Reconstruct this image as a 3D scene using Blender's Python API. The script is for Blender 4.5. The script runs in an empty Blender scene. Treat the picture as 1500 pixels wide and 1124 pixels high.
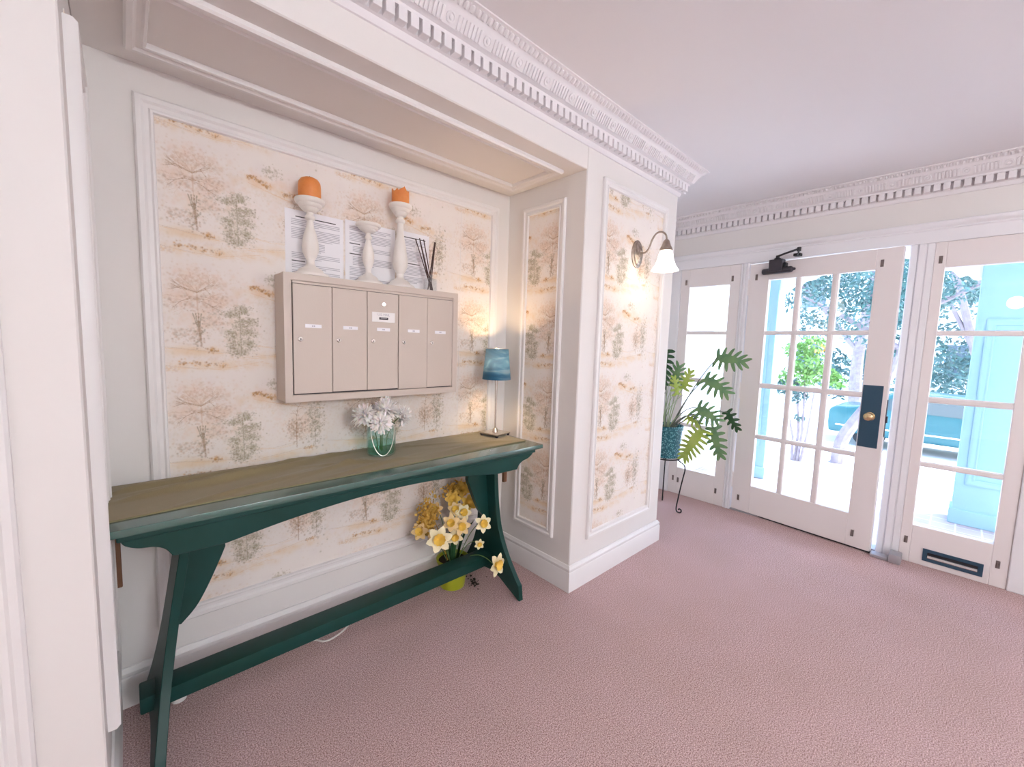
import bpy, bmesh, math, random
import numpy as np
from mathutils import Vector, Matrix, Euler

C = bpy.context.scene.collection
S = bpy.context.scene
PI = math.pi
random.seed(7)

# ------------------------------------------------------------------ camera
cam_d = bpy.data.cameras.new('camera')
cam = bpy.data.objects.new('camera', cam_d)
C.objects.link(cam)
cam_d.sensor_fit = 'HORIZONTAL'
cam_d.sensor_width = 36.0
cam_d.lens = 36.0 * 611.03 / 1500.0
cam_d.clip_start = 0.02
cam_d.clip_end = 300
_r = Vector((0.73408757, -0.67832271, 0.0315236))
_d = Vector((-0.040726, -0.0903183, -0.9950799))
_f = Vector((0.67783245, 0.72919195, -0.09392691))
cam.matrix_world = Matrix(((_r.x, -_d.x, -_f.x, -1.810),
                           (_r.y, -_d.y, -_f.y, -1.420),
                           (_r.z, -_d.z, -_f.z, 1.400),
                           (0, 0, 0, 1)))
S.camera = cam

# ------------------------------------------------------------------ world, sun, room lights, exposure
world = bpy.data.worlds.new('world')
S.world = world
world.use_nodes = True
wn = world.node_tree
wn.nodes.clear()
w_out = wn.nodes.new('ShaderNodeOutputWorld')
w_bg = wn.nodes.new('ShaderNodeBackground')
w_sky = wn.nodes.new('ShaderNodeTexSky')
w_sky.sky_type = 'NISHITA'
w_sky.sun_disc = False
w_sky.sun_elevation = math.radians(48)
w_sky.sun_rotation = math.radians(150)
w_bg.inputs['Strength'].default_value = 1.0
wn.links.new(w_sky.outputs[0], w_bg.inputs[0])
wn.links.new(w_bg.outputs[0], w_out.inputs[0])

sun_d = bpy.data.lights.new('sun', 'SUN')
sun_d.energy = 5.5
sun_d.angle = math.radians(0.6)
sun_d.color = (0.80, 0.92, 1.0)
sun = bpy.data.objects.new('sun', sun_d)
C.objects.link(sun)
sun.location = (9, -9, 12)
sun.rotation_euler = Vector((-0.42, 0.50, -0.757)).to_track_quat('-Z', 'Y').to_euler()


def room_light(name, loc, radius, watts, color):
    d = bpy.data.lights.new(name, 'POINT')
    d.shadow_soft_size = radius
    d.energy = watts
    d.color = color
    o = bpy.data.objects.new(name, d)
    C.objects.link(o)
    o.location = loc
    return o


# hall sconce mirrored in the sidelight; the other three are added, unseen fill lights
room_light('hall_sconce_lamp', (-4.3, -1.90, 2.30), 0.10, 5, (0.93, 0.985, 1.02))
room_light('hall_fill_light', (-4.5, -3.8, 2.05), 0.22, 13, (0.93, 0.985, 1.02))
room_light('lobby_fill_light', (-1.2, -3.9, 2.05), 0.22, 60, (0.93, 0.985, 1.02))
room_light('entry_fill_light', (1.0, -3.8, 2.05), 0.22, 8, (0.93, 0.985, 1.02))
S.cycles.transparent_max_bounces = 32
S.cycles.diffuse_bounces = 6

S.view_settings.view_transform = 'Standard'
S.view_settings.look = 'None'
S.view_settings.gamma = 1.0
S.view_settings.use_curve_mapping = False
S.view_settings.exposure = 0.93


# ------------------------------------------------------------------ materials
def mat(name, color, rough=0.5, metal=0.0, bump=None, var=None, spec=0.5, trans=0.0, sub=0.0, coords='Object'):
    """bump=(scale, strength); var=(scale, other colour, amount)"""
    m = bpy.data.materials.new(name)
    m.use_nodes = True
    nt = m.node_tree
    b = nt.nodes['Principled BSDF']
    col = (*color, 1.0)
    b.inputs['Base Color'].default_value = col
    b.inputs['Roughness'].default_value = rough
    b.inputs['Metallic'].default_value = metal
    b.inputs['Specular IOR Level'].default_value = spec
    if trans:
        b.inputs['Transmission Weight'].default_value = trans
    if sub:
        b.inputs['Subsurface Weight'].default_value = sub
        b.inputs['Subsurface Radius'].default_value = (0.02, 0.01, 0.006)
    tc = nt.nodes.new('ShaderNodeTexCoord')
    if var:
        n = nt.nodes.new('ShaderNodeTexNoise')
        n.inputs['Scale'].default_value = var[0]
        n.inputs['Detail'].default_value = 4
        nt.links.new(tc.outputs[coords], n.inputs['Vector'])
        rmp = nt.nodes.new('ShaderNodeMapRange')
        rmp.inputs[1].default_value = 0.35
        rmp.inputs[2].default_value = 0.65
        rmp.inputs[4].default_value = var[2]
        nt.links.new(n.outputs['Fac'], rmp.inputs[0])
        mx = nt.nodes.new('ShaderNodeMix')
        mx.data_type = 'RGBA'
        mx.inputs[6].default_value = col
        mx.inputs[7].default_value = (*var[1], 1.0)
        nt.links.new(rmp.outputs[0], mx.inputs[0])
        nt.links.new(mx.outputs[2], b.inputs['Base Color'])
    if bump:
        n2 = nt.nodes.new('ShaderNodeTexNoise')
        n2.inputs['Scale'].default_value = bump[0]
        n2.inputs['Detail'].default_value = 3
        nt.links.new(tc.outputs[coords], n2.inputs['Vector'])
        bp = nt.nodes.new('ShaderNodeBump')
        bp.inputs['Strength'].default_value = bump[1]
        bp.inputs['Distance'].default_value = 0.004
        nt.links.new(n2.outputs['Fac'], bp.inputs['Height'])
        nt.links.new(bp.outputs[0], b.inputs['Normal'])
    return m


def emit_mat(name, color, strength, base=(0.9, 0.88, 0.84)):
    m = mat(name, base, 0.3)
    b = m.node_tree.nodes['Principled BSDF']
    b.inputs['Emission Color'].default_value = (*color, 1)
    b.inputs['Emission Strength'].default_value = strength
    return m


def glass_mat(name, tint=(1, 1, 1), ior=1.45):
    m = bpy.data.materials.new(name)
    m.use_nodes = True
    nt = m.node_tree
    nt.nodes.clear()
    o = nt.nodes.new('ShaderNodeOutputMaterial')
    mix = nt.nodes.new('ShaderNodeMixShader')
    lw = nt.nodes.new('ShaderNodeLayerWeight')
    pw = nt.nodes.new('ShaderNodeMath')
    pw.operation = 'POWER'
    pw.inputs[1].default_value = 4.0
    fr = nt.nodes.new('ShaderNodeMapRange')
    fr.inputs[3].default_value = 0.02 + (ior - 1.3) * 0.14
    fr.inputs[4].default_value = 0.75
    nt.links.new(lw.outputs['Facing'], pw.inputs[0])
    nt.links.new(pw.outputs[0], fr.inputs[0])
    tr = nt.nodes.new('ShaderNodeBsdfTransparent')
    tr.inputs['Color'].default_value = (*tint, 1)
    gl = nt.nodes.new('ShaderNodeBsdfGlossy')
    gl.inputs['Roughness'].default_value = 0.01
    nt.links.new(fr.outputs[0], mix.inputs[0])
    nt.links.new(tr.outputs[0], mix.inputs[1])
    nt.links.new(gl.outputs[0], mix.inputs[2])
    nt.links.new(mix.outputs[0], o.inputs[0])
    return m


CREAM = (0.765, 0.73, 0.705)
M = {}
M['wall'] = mat('painted_plaster', CREAM, 0.6, bump=(60, 0.05), var=(2.2, (0.75, 0.725, 0.71), 0.6))
M['trim'] = mat('white_trim_paint', (0.79, 0.765, 0.755), 0.42, bump=(40, 0.03))
M['ceiling'] = mat('ceiling_paint', (0.80, 0.785, 0.805), 0.7, bump=(30, 0.04))
M['crown'] = mat('plaster_ornament', (0.79, 0.76, 0.775), 0.55)
M['door'] = mat('door_paint', (0.80, 0.745, 0.735), 0.4, bump=(50, 0.03))
M['mullion'] = mat('frame_paint', (0.80, 0.79, 0.815), 0.4, bump=(50, 0.03))
M['glass'] = glass_mat('window_glass')
M['black'] = mat('black_iron', (0.018, 0.018, 0.022), 0.45, 0.3, bump=(200, 0.1))
M['charcoal'] = mat('charcoal_paint', (0.045, 0.04, 0.05), 0.5, 0.2, bump=(150, 0.08))
M['slate'] = mat('slate_plate', (0.035, 0.085, 0.14), 0.38, 0.3)
M['brass'] = mat('aged_brass', (0.72, 0.56, 0.34), 0.25, 0.9, var=(60, (0.5, 0.38, 0.2), 0.5))
M['nickel'] = mat('brushed_nickel', (0.66, 0.60, 0.53), 0.28, 0.95, var=(80, (0.5, 0.44, 0.38), 0.5))
M['bronze'] = mat('antique_nickel', (0.46, 0.39, 0.33), 0.32, 0.9, var=(50, (0.26, 0.21, 0.17), 0.6))
M['chrome'] = mat('chrome', (0.8, 0.77, 0.74), 0.15, 1.0)
M['clip'] = mat('dull_clip_metal', (0.22, 0.18, 0.17), 0.5, 0.6)
M['steel'] = mat('grey_steel', (0.40, 0.385, 0.41), 0.45, 0.5, bump=(90, 0.05))
M['green'] = mat('dark_green_paint', (0.007, 0.045, 0.036), 0.42, var=(7, (0.009, 0.056, 0.050), 0.8), bump=(25, 0.05), spec=0.3)
M['greentop'] = mat('glossy_green_sheen', (0.030, 0.105, 0.085), 0.26, var=(7, (0.036, 0.12, 0.10), 0.8), bump=(25, 0.04), spec=0.6)  # glossy top; its pale sheen is partly put into the lighter base colour
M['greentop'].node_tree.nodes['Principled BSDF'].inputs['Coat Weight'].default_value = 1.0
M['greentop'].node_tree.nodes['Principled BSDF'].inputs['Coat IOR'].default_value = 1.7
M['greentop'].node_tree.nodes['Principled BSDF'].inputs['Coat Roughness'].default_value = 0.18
M['velvet'] = mat('olive_velvet', (0.235, 0.19, 0.10), 0.85, var=(2.5, (0.28, 0.23, 0.125), 0.4), bump=(300, 0.3), spec=0.2)
M['velvet'].node_tree.nodes['Principled BSDF'].inputs['Sheen Weight'].default_value = 0.2
M['mailbox'] = mat('beige_enamel', (0.60, 0.515, 0.45), 0.42, bump=(180, 0.06))
M['paper'] = mat('white_paper', (0.86, 0.85, 0.88), 0.8)
M['ink'] = mat('grey_ink', (0.50, 0.48, 0.53), 0.9)
M['inkdark'] = mat('dark_ink', (0.08, 0.075, 0.08), 0.9)
M['ceramic'] = mat('white_wood_gloss', (0.83, 0.79, 0.74), 0.35, bump=(35, 0.05), var=(18, (0.78, 0.73, 0.67), 0.5))
M['wax'] = mat('orange_wax', (0.72, 0.24, 0.055), 0.5, sub=0.3, var=(22, (0.80, 0.31, 0.09), 0.8))
M['wick'] = mat('burnt_wick', (0.03, 0.025, 0.02), 0.9)
M['reed'] = mat('dark_reed', (0.07, 0.032, 0.026), 0.7, bump=(120, 0.2))
M['clear'] = glass_mat('clear_bottle_glass', (0.97, 0.98, 0.98))
M['aqua'] = glass_mat('aqua_jar_glass', (0.87, 0.965, 0.955))
M['water'] = glass_mat('green_tinted_water', (0.74, 0.93, 0.87), 1.33)
M['wire'] = mat('pale_wire', (0.72, 0.70, 0.64), 0.35, 0.6)
M['petalwhite'] = mat('white_petals', (0.95, 0.92, 0.90), 0.6, sub=0.25, var=(30, (0.88, 0.83, 0.79), 0.6))
M['stem'] = mat('green_stem', (0.12, 0.20, 0.06), 0.6)
M['stemdark'] = mat('dark_stem', (0.03, 0.05, 0.025), 0.6)
M['daffpale'] = mat('cream_daffodil_petals', (0.87, 0.76, 0.44), 0.6, var=(25, (0.88, 0.82, 0.62), 0.7))
M['daffwarm'] = mat('peach_daffodil_petals', (0.82, 0.58, 0.26), 0.6, var=(25, (0.84, 0.66, 0.38), 0.7))
M['daffyellow'] = mat('yellow_daffodil_cup', (0.80, 0.50, 0.07), 0.6, var=(40, (0.85, 0.62, 0.14), 0.7))
M['gold'] = mat('goldenrod_fluff', (0.62, 0.34, 0.05), 0.8, var=(30, (0.78, 0.52, 0.12), 1.0))
M['limepot'] = mat('lime_green_glaze', (0.36, 0.40, 0.02), 0.3, var=(15, (0.42, 0.44, 0.03), 0.6))
M['soil'] = mat('dark_soil', (0.03, 0.02, 0.015), 0.95, bump=(80, 0.6))
M['leafdark'] = mat('dark_green_leaf', (0.022, 0.075, 0.03), 0.45, var=(20, (0.035, 0.11, 0.04), 0.8))
M['leafmid'] = mat('mid_green_leaf', (0.10, 0.22, 0.10), 0.42, var=(14, (0.17, 0.30, 0.12), 0.9))
M['leaflime'] = mat('lime_leaf', (0.33, 0.46, 0.06), 0.42, var=(14, (0.42, 0.52, 0.12), 0.9))
M['petiole'] = mat('pale_petiole', (0.30, 0.38, 0.22), 0.5)
M['petioledark'] = mat('grey_green_petiole', (0.13, 0.15, 0.12), 0.5)
M['wood'] = mat('brown_wood', (0.16, 0.07, 0.035), 0.5, var=(12, (0.25, 0.12, 0.06), 0.8))
M['cord'] = mat('white_plastic_cord', (0.78, 0.74, 0.70), 0.45)
M['plastic'] = mat('white_plastic', (0.84, 0.82, 0.80), 0.35)
M['shadeglass'] = emit_mat('lit_opal_glass', (1.0, 0.90, 0.80), 1.7)
M['concrete'] = mat('pale_concrete', (0.74, 0.72, 0.69), 0.85, bump=(30, 0.3), var=(3, (0.66, 0.64, 0.62), 0.6))
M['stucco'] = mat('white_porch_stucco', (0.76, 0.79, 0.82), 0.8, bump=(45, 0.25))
M['pillar'] = mat('blue_shaded_porch_white', (0.28, 0.47, 0.55), 0.8, bump=(45, 0.25))  # white pillars; their blue shade is put into this base colour
M['carpaint'] = mat('teal_car_paint', (0.012, 0.11, 0.13), 0.2, 0.3, spec=0.8)
M['carglass'] = mat('dark_car_glass', (0.03, 0.06, 0.07), 0.08, spec=0.9)
M['rubber'] = mat('black_rubber', (0.02, 0.02, 0.022), 0.8)
M['bark'] = mat('grey_bark', (0.20, 0.16, 0.18), 0.9, bump=(25, 0.8), var=(8, (0.30, 0.26, 0.28), 0.8))
M['treeleaf'] = mat('tree_foliage', (0.022, 0.085, 0.085), 0.5, var=(1.5, (0.06, 0.16, 0.15), 1.0))
M['shrubleaf'] = mat('shrub_foliage', (0.10, 0.26, 0.05), 0.5, var=(2.5, (0.17, 0.34, 0.07), 1.0))
M['bloom'] = mat('orange_blossom', (0.85, 0.36, 0.06), 0.6)
M['house'] = mat('pale_far_stucco', (0.72, 0.70, 0.66), 0.9, bump=(12, 0.2))
M['farglass'] = mat('far_window_glass', (0.10, 0.14, 0.17), 0.1)


def lampshade_mat():
    m = mat('blue_printed_shade', (0.10, 0.34, 0.55), 0.7)
    nt = m.node_tree
    b = nt.nodes['Principled BSDF']
    out = nt.nodes['Material Output']
    tc = nt.nodes.new('ShaderNodeTexCoord')
    mp = nt.nodes.new('ShaderNodeMapping')
    mp.inputs['Scale'].default_value = (5, 5, 15)
    mp.inputs['Rotation'].default_value = (0.25, 0.3, 0)
    n = nt.nodes.new('ShaderNodeTexNoise')
    n.inputs['Scale'].default_value = 1.5
    n.inputs['Detail'].default_value = 2.5
    n.inputs['Distortion'].default_value = 0.6
    cr = nt.nodes.new('ShaderNodeValToRGB')
    e = cr.color_ramp.elements
    e[0].position = 0.30
    e[0].color = (0.035, 0.19, 0.37, 1)
    e[1].position = 0.70
    e[1].color = (0.30, 0.50, 0.64, 1)
    x = e.new(0.46)
    x.color = (0.04, 0.24, 0.45, 1)
    x = e.new(0.56)
    x.color = (0.10, 0.34, 0.54, 1)
    nt.links.new(tc.outputs['Object'], mp.inputs[0])
    nt.links.new(mp.outputs[0], n.inputs['Vector'])
    nt.links.new(n.outputs['Fac'], cr.inputs[0])
    nt.links.new(cr.outputs[0], b.inputs['Base Color'])
    tl = nt.nodes.new('ShaderNodeBsdfTranslucent')
    tmix = nt.nodes.new('ShaderNodeMix')
    tmix.data_type = 'RGBA'
    tmix.inputs[0].default_value = 0.45
    tmix.inputs[7].default_value = (0.62, 0.56, 0.46, 1)
    nt.links.new(cr.outputs[0], tmix.inputs[6])
    nt.links.new(tmix.outputs[2], tl.inputs['Color'])
    ms = nt.nodes.new('ShaderNodeMixShader')
    ms.inputs[0].default_value = 0.40
    nt.links.new(b.outputs[0], ms.inputs[1])
    nt.links.new(tl.outputs[0], ms.inputs[2])
    nt.links.new(ms.outputs[0], out.inputs[0])
    return m


M['lampshade'] = lampshade_mat()


def carpet_mat():
    m = mat('mauve_carpet', (0.50, 0.33, 0.325), 0.95, spec=0.1)
    nt = m.node_tree
    b = nt.nodes['Principled BSDF']
    tc = nt.nodes.new('ShaderNodeTexCoord')
    n1 = nt.nodes.new('ShaderNodeTexNoise')
    n1.inputs['Scale'].default_value = 230
    n1.inputs['Detail'].default_value = 6
    n2 = nt.nodes.new('ShaderNodeTexNoise')
    n2.inputs['Scale'].default_value = 3.0
    n2.inputs['Detail'].default_value = 3
    cr = nt.nodes.new('ShaderNodeValToRGB')
    e = cr.color_ramp.elements
    e[0].position = 0.34
    e[0].color = (0.26, 0.148, 0.14, 1)
    e[1].position = 0.68
    e[1].color = (0.82, 0.625, 0.61, 1)
    mx = nt.nodes.new('ShaderNodeMix')
    mx.data_type = 'RGBA'
    mx.blend_type = 'MULTIPLY'
    mx.inputs[0].default_value = 1.0
    cr2 = nt.nodes.new('ShaderNodeValToRGB')
    e = cr2.color_ramp.elements
    e[0].position = 0.3
    e[0].color = (0.93, 0.92, 0.90, 1)
    e[1].position = 0.7
    e[1].color = (1.0, 0.985, 1.0, 1)
    for q in (n1, n2):
        nt.links.new(tc.outputs['Object'], q.inputs['Vector'])
    nt.links.new(n1.outputs['Fac'], cr.inputs[0])
    nt.links.new(n2.outputs['Fac'], cr2.inputs[0])
    nt.links.new(cr.outputs[0], mx.inputs[6])
    nt.links.new(cr2.outputs[0], mx.inputs[7])
    nt.links.new(mx.outputs[2], b.inputs['Base Color'])
    bp = nt.nodes.new('ShaderNodeBump')
    bp.inputs['Strength'].default_value = 0.25
    bp.inputs['Distance'].default_value = 0.006
    nt.links.new(n1.outputs['Fac'], bp.inputs['Height'])
    nt.links.new(bp.outputs[0], b.inputs['Normal'])
    return m


M['carpet'] = carpet_mat()


def tile_mat():
    m = mat('porch_tile', (0.5, 0.4, 0.4), 0.5)
    nt = m.node_tree
    b = nt.nodes['Principled BSDF']
    tc = nt.nodes.new('ShaderNodeTexCoord')
    br = nt.nodes.new('ShaderNodeTexBrick')
    br.offset = 0.0
    br.inputs['Color1'].default_value = (0.40, 0.33, 0.36, 1)
    br.inputs['Color2'].default_value = (0.46, 0.38, 0.40, 1)
    br.inputs['Mortar'].default_value = (0.62, 0.6, 0.6, 1)
    br.inputs['Scale'].default_value = 1.0
    br.inputs['Mortar Size'].default_value = 0.006
    br.inputs['Brick Width'].default_value = 0.15
    br.inputs['Row Height'].default_value = 0.15
    nt.links.new(tc.outputs['Object'], br.inputs['Vector'])
    nt.links.new(br.outputs['Color'], b.inputs['Base Color'])
    return m


M['tile'] = tile_mat()


def pot_mat():
    m = mat('teal_glazed_pot', (0.02, 0.13, 0.15), 0.25)
    nt = m.node_tree
    b = nt.nodes['Principled BSDF']
    tc = nt.nodes.new('ShaderNodeTexCoord')
    v = nt.nodes.new('ShaderNodeTexVoronoi')
    v.inputs['Scale'].default_value = 75
    cr = nt.nodes.new('ShaderNodeValToRGB')
    e = cr.color_ramp.elements
    e[0].position = 0.22
    e[0].color = (0.16, 0.42, 0.46, 1)
    e[1].position = 0.5
    e[1].color = (0.012, 0.10, 0.13, 1)
    nt.links.new(tc.outputs['Object'], v.inputs['Vector'])
    nt.links.new(v.outputs['Distance'], cr.inputs[0])
    nt.links.new(cr.outputs[0], b.inputs['Base Color'])
    bp = nt.nodes.new('ShaderNodeBump')
    bp.inputs['Strength'].default_value = 0.4
    bp.inputs['Distance'].default_value = 0.004
    bp.invert = True
    nt.links.new(v.outputs['Distance'], bp.inputs['Height'])
    nt.links.new(bp.outputs[0], b.inputs['Normal'])
    return m


M['pot'] = pot_mat()


# ------------------------------------------------------------------ wallpaper print, drawn here stroke by stroke
TW, TH, PX = 0.66, 0.44, 1400


def wallpaper_image():
    rng = np.random.default_rng(5)
    W, Hh = int(TW * PX), int(TH * PX)
    img = np.empty((Hh, W, 3), np.float32)
    img[:] = (0.915, 0.885, 0.86)

    def dab(x, v, r, col, a):
        """soft round dab; x, v, r in metres, wraps round the repeat"""
        cx, cy, rr = x * PX, v * PX, max(r * PX, 0.7)
        k = int(rr * 1.6) + 1
        ix = np.arange(int(cx) - k, int(cx) + k + 1)
        iy = np.arange(int(cy) - k, int(cy) + k + 1)
        d2 = ((ix - cx)[None, :] ** 2 + (iy - cy)[:, None] ** 2) / (rr * rr)
        al = (a * np.exp(-d2 * 1.3))[..., None].astype(np.float32)
        yy, xx = np.ix_(iy % Hh, ix % W)
        img[yy, xx] = img[yy, xx] * (1 - al) + np.array(col, np.float32) * al

    def line(x0, v0, x1, v1, w, col, a):
        n = max(2, int(math.hypot(x1 - x0, v1 - v0) / (w * 0.8 + 0.0006)))
        for t in np.linspace(0, 1, n):
            dab(x0 + (x1 - x0) * t + rng.normal(0, 0.0005), v0 + (v1 - v0) * t + rng.normal(0, 0.0005), w * rng.uniform(0.6, 1.1), col, a)

    def branch(x, v, ang, ln, w, col, a, depth, spread):
        x1, v1 = x + math.cos(ang) * ln, v + math.sin(ang) * ln
        line(x, v, x1, v1, w, col, a)
        if depth > 0:
            for _ in range(rng.integers(2, 4)):
                branch(x1, v1, ang + rng.normal(0, spread), ln * rng.uniform(0.55, 0.85), w * 0.72, col, a * 0.9, depth - 1, spread)

    def cloud(x, v, sx, sv, n, r, cols, a):
        for _ in range(n):
            c = cols[rng.integers(len(cols))]
            dab(x + rng.normal(0, sx), v + rng.normal(0, sv), r * rng.uniform(0.5, 1.5), c, a * rng.uniform(0.4, 1.2))

    pink = (0.78, 0.66, 0.56)
    brown = (0.58, 0.45, 0.34)
    grey = (0.66, 0.60, 0.53)
    olive = (0.60, 0.57, 0.46)
    dolive = (0.50, 0.46, 0.36)
    tan = (0.87, 0.73, 0.55)
    ochre = (0.78, 0.54, 0.28)
    lilac = (0.87, 0.82, 0.82)
    F0 = 0.345                                  # height of the bare tree's fork in the repeat
    for cx, cv, sx, sv, n in ((0.19, F0 - 0.06, 0.085, 0.07, 900), (0.34, F0 - 0.17, 0.05, 0.06, 500), (0.58, F0 - 0.13, 0.07, 0.06, 700), (0.48, F0 - 0.02, 0.08, 0.03, 350), (0.2, F0 - 0.28, 0.12, 0.02, 300)):
        cloud(cx, cv, sx, sv, n, 0.0036, [(0.87, 0.80, 0.73), (0.85, 0.77, 0.69), (0.83, 0.78, 0.70)], 0.26)
    wash = [(0.90, 0.80, 0.74), (0.91, 0.83, 0.78), (0.89, 0.80, 0.71)]
    for cx, cv, sx, sv, n in ((0.20, F0 + 0.03, 0.05, 0.025, 90), (0.15, F0 - 0.04, 0.03, 0.015, 60), (0.27, F0 - 0.05, 0.03, 0.012, 50), (0.22, F0 - 0.12, 0.05, 0.03, 110), (0.56, F0 - 0.12, 0.04, 0.04, 120), (0.44, F0 + 0.01, 0.06, 0.012, 80)):
        cloud(cx, cv, sx, sv, n, 0.010, wash, 0.28)
    # soft sky washes and pale tan ground washes
    cloud(0.33, 0.2, 0.3, 0.16, 90, 0.025, [lilac, (0.92, 0.87, 0.83)], 0.16)
    for cx, cv, sx, n in ((0.17, F0 - 0.245, 0.07, 130), (0.27, F0 - 0.30, 0.08, 130), (0.50, F0 - 0.265, 0.07, 110), (0.42, F0 - 0.005, 0.05, 70), (0.57, F0 - 0.03, 0.06, 70)):
        cloud(cx, cv, sx, 0.008, n, 0.012, [tan, (0.90, 0.80, 0.67)], 0.09)
    # ground contour lines
    for pts in (((0.02, -0.222), (0.12, -0.232), (0.24, -0.246), (0.30, -0.250)), ((0.10, -0.300), (0.20, -0.312), (0.30, -0.310), (0.42, -0.285)),
                ((0.33, -0.272), (0.42, -0.262), (0.52, -0.25), (0.62, -0.235)), ((0.38, -0.005), (0.48, -0.03), (0.58, -0.055), (0.66, -0.06)),
                ((0.36, -0.215), (0.45, -0.225), (0.55, -0.21))):
        for (a, b), (c, d) in zip(pts, pts[1:]):
            line(a, F0 + b, c, F0 + d, 0.0013, ochre if rng.random() < 0.4 else brown, 0.22)
            for _ in range(6):
                t = rng.random()
                line(a + (c - a) * t, F0 + b + (d - b) * t - 0.004, a + (c - a) * t + 0.03, F0 + b + (d - b) * t - 0.007, 0.001, tan, 0.35)
    # little ochre clumps on the banks
    for cx, cv, n in ((0.155, -0.292, 26), (0.185, -0.288, 22), (0.225, -0.297, 24), (0.275, -0.300, 18), (0.245, -0.240, 40), (0.39, 0.018, 60), (0.42, 0.010, 50), (0.45, 0.0, 40), (0.52, -0.02, 40), (0.55, -0.015, 30), (0.60, -0.245, 30)):
        cloud(cx, F0 + cv, 0.010, 0.005, n, 0.0030, [ochre, brown, tan, (0.60, 0.40, 0.22)], 0.42)
    # bare spreading tree
    bx = 0.20
    for sgn in (-1, 1):
        for k in range(4):
            branch(bx, F0 - 0.02, PI / 2 + sgn * rng.uniform(0.3, 1.35), 0.032, 0.0021, brown if k % 2 else pink, 0.42, 3, 0.42)
        for k in range(3):
            branch(bx + sgn * 0.01, F0 - 0.045, PI / 2 + sgn * rng.uniform(1.25, 1.9), 0.040, 0.0018, pink if k else brown, 0.42, 3, 0.40)
    cloud(bx, F0 + 0.02, 0.050, 0.026, 420, 0.0036, [pink, (0.84, 0.74, 0.67), (0.80, 0.72, 0.64)], 0.30)
    cloud(bx, F0 - 0.055, 0.065, 0.018, 260, 0.0038, [pink, (0.84, 0.72, 0.64), brown], 0.26)
    line(bx, F0, bx + 0.002, F0 - 0.10, 0.0032, pink, 0.4)
    for dx in (-0.014, -0.006, 0.004, 0.012):
        line(bx + dx, F0 - 0.10, bx + 0.002 + dx * 0.3, F0 - 0.15, 0.0024, dolive, 0.5)
    line(bx + 0.002, F0 - 0.13, bx + 0.010, F0 - 0.225, 0.0046, brown, 0.42)
    cloud(bx + 0.006, F0 - 0.17, 0.010, 0.030, 90, 0.0028, [dolive, brown], 0.4)
    cloud(bx - 0.04, F0 - 0.185, 0.030, 0.016, 190, 0.0034, [pink, grey], 0.32)
    cloud(bx + 0.05, F0 - 0.12, 0.02, 0.03, 150, 0.0034, [pink, grey], 0.3)
    # layered pine
    px = 0.338
    line(px, F0 - 0.09, px + 0.004, F0 - 0.262, 0.0026, dolive, 0.45)
    for cx, cv, sx, sv, n in ((-0.03, -0.095, 0.020, 0.008, 150), (0.01, -0.078, 0.022, 0.010, 190), (0.035, -0.125, 0.020, 0.011, 170), (0.0, -0.135, 0.022, 0.012, 150), (0.03, -0.165, 0.022, 0.010, 160),
                              (-0.028, -0.175, 0.016, 0.014, 150), (-0.022, -0.225, 0.018, 0.020, 220), (0.028, -0.215, 0.018, 0.020, 220), (0.0, -0.25, 0.02, 0.008, 120)):
        cloud(px + cx, F0 + cv, sx * 0.8, sv * 0.7, n // 7, 0.007, [(0.78, 0.75, 0.67), (0.80, 0.77, 0.70)], 0.14)
        cloud(px + cx, F0 + cv, sx * 0.9, sv * 0.95, n, 0.0026, [olive, grey, dolive, (0.70, 0.68, 0.58)], 0.42)
    # pair of soft round trees
    for tx, h, cols, tv in ((0.545, 0.10, [brown, pink, grey], -0.10), (0.625, 0.19, [grey, olive, dolive], -0.075)):
        line(tx, F0 + tv - 0.02, tx, F0 - 0.235, 0.0024, cols[0], 0.45)
        for k in range(7):
            branch(tx, F0 + tv - 0.09 + 0.02 * k, PI / 2 + rng.normal(0, 0.8), 0.022, 0.0015, cols[0], 0.4, 2, 0.5)
        cloud(tx, F0 + tv - 0.05, 0.022, h * 0.28, int(1900 * h + 120), 0.0032, cols, 0.38)
    cloud(0.47, F0 + 0.055, 0.02, 0.012, 120, 0.003, [grey, olive], 0.3)
    cloud(0.10, F0 - 0.31, 0.02, 0.006, 70, 0.003, [pink, tan], 0.3)
    lin = np.where(img <= 0.04045, img / 12.92, ((img + 0.055) / 1.055) ** 2.4)
    out = np.ones((Hh, W, 4), np.float32)
    out[..., :3] = lin
    im = bpy.data.images.new('wallpaper_print', W, Hh, float_buffer=True)
    im.colorspace_settings.name = 'Linear Rec.709'
    im.pixels.foreach_set(out.ravel())
    im.update()
    im.pack()
    return im


WP_IMG = wallpaper_image()


def wallpaper_mat(name, axis, off):
    m = mat(name, (0.8, 0.72, 0.66), 0.65, spec=0.3)
    nt = m.node_tree
    b = nt.nodes['Principled BSDF']
    tc = nt.nodes.new('ShaderNodeTexCoord')
    sp = nt.nodes.new('ShaderNodeSeparateXYZ')
    cb = nt.nodes.new('ShaderNodeCombineXYZ')
    nt.links.new(tc.outputs['Object'], sp.inputs[0])
    for i, (src, o, t) in enumerate(((sp.outputs[axis], off[0], TW), (sp.outputs[2], off[1], TH))):
        mm = nt.nodes.new('ShaderNodeMath')
        mm.operation = 'SUBTRACT'
        mm.inputs[1].default_value = o
        dv = nt.nodes.new('ShaderNodeMath')
        dv.operation = 'DIVIDE'
        dv.inputs[1].default_value = t
        nt.links.new(src, mm.inputs[0])
        nt.links.new(mm.outputs[0], dv.inputs[0])
        nt.links.new(dv.outputs[0], cb.inputs[i])
    im = nt.nodes.new('ShaderNodeTexImage')
    im.image = WP_IMG
    im.extension = 'REPEAT'
    nt.links.new(cb.outputs[0], im.inputs[0])
    nt.links.new(im.outputs[0], b.inputs['Base Color'])
    return m


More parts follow.
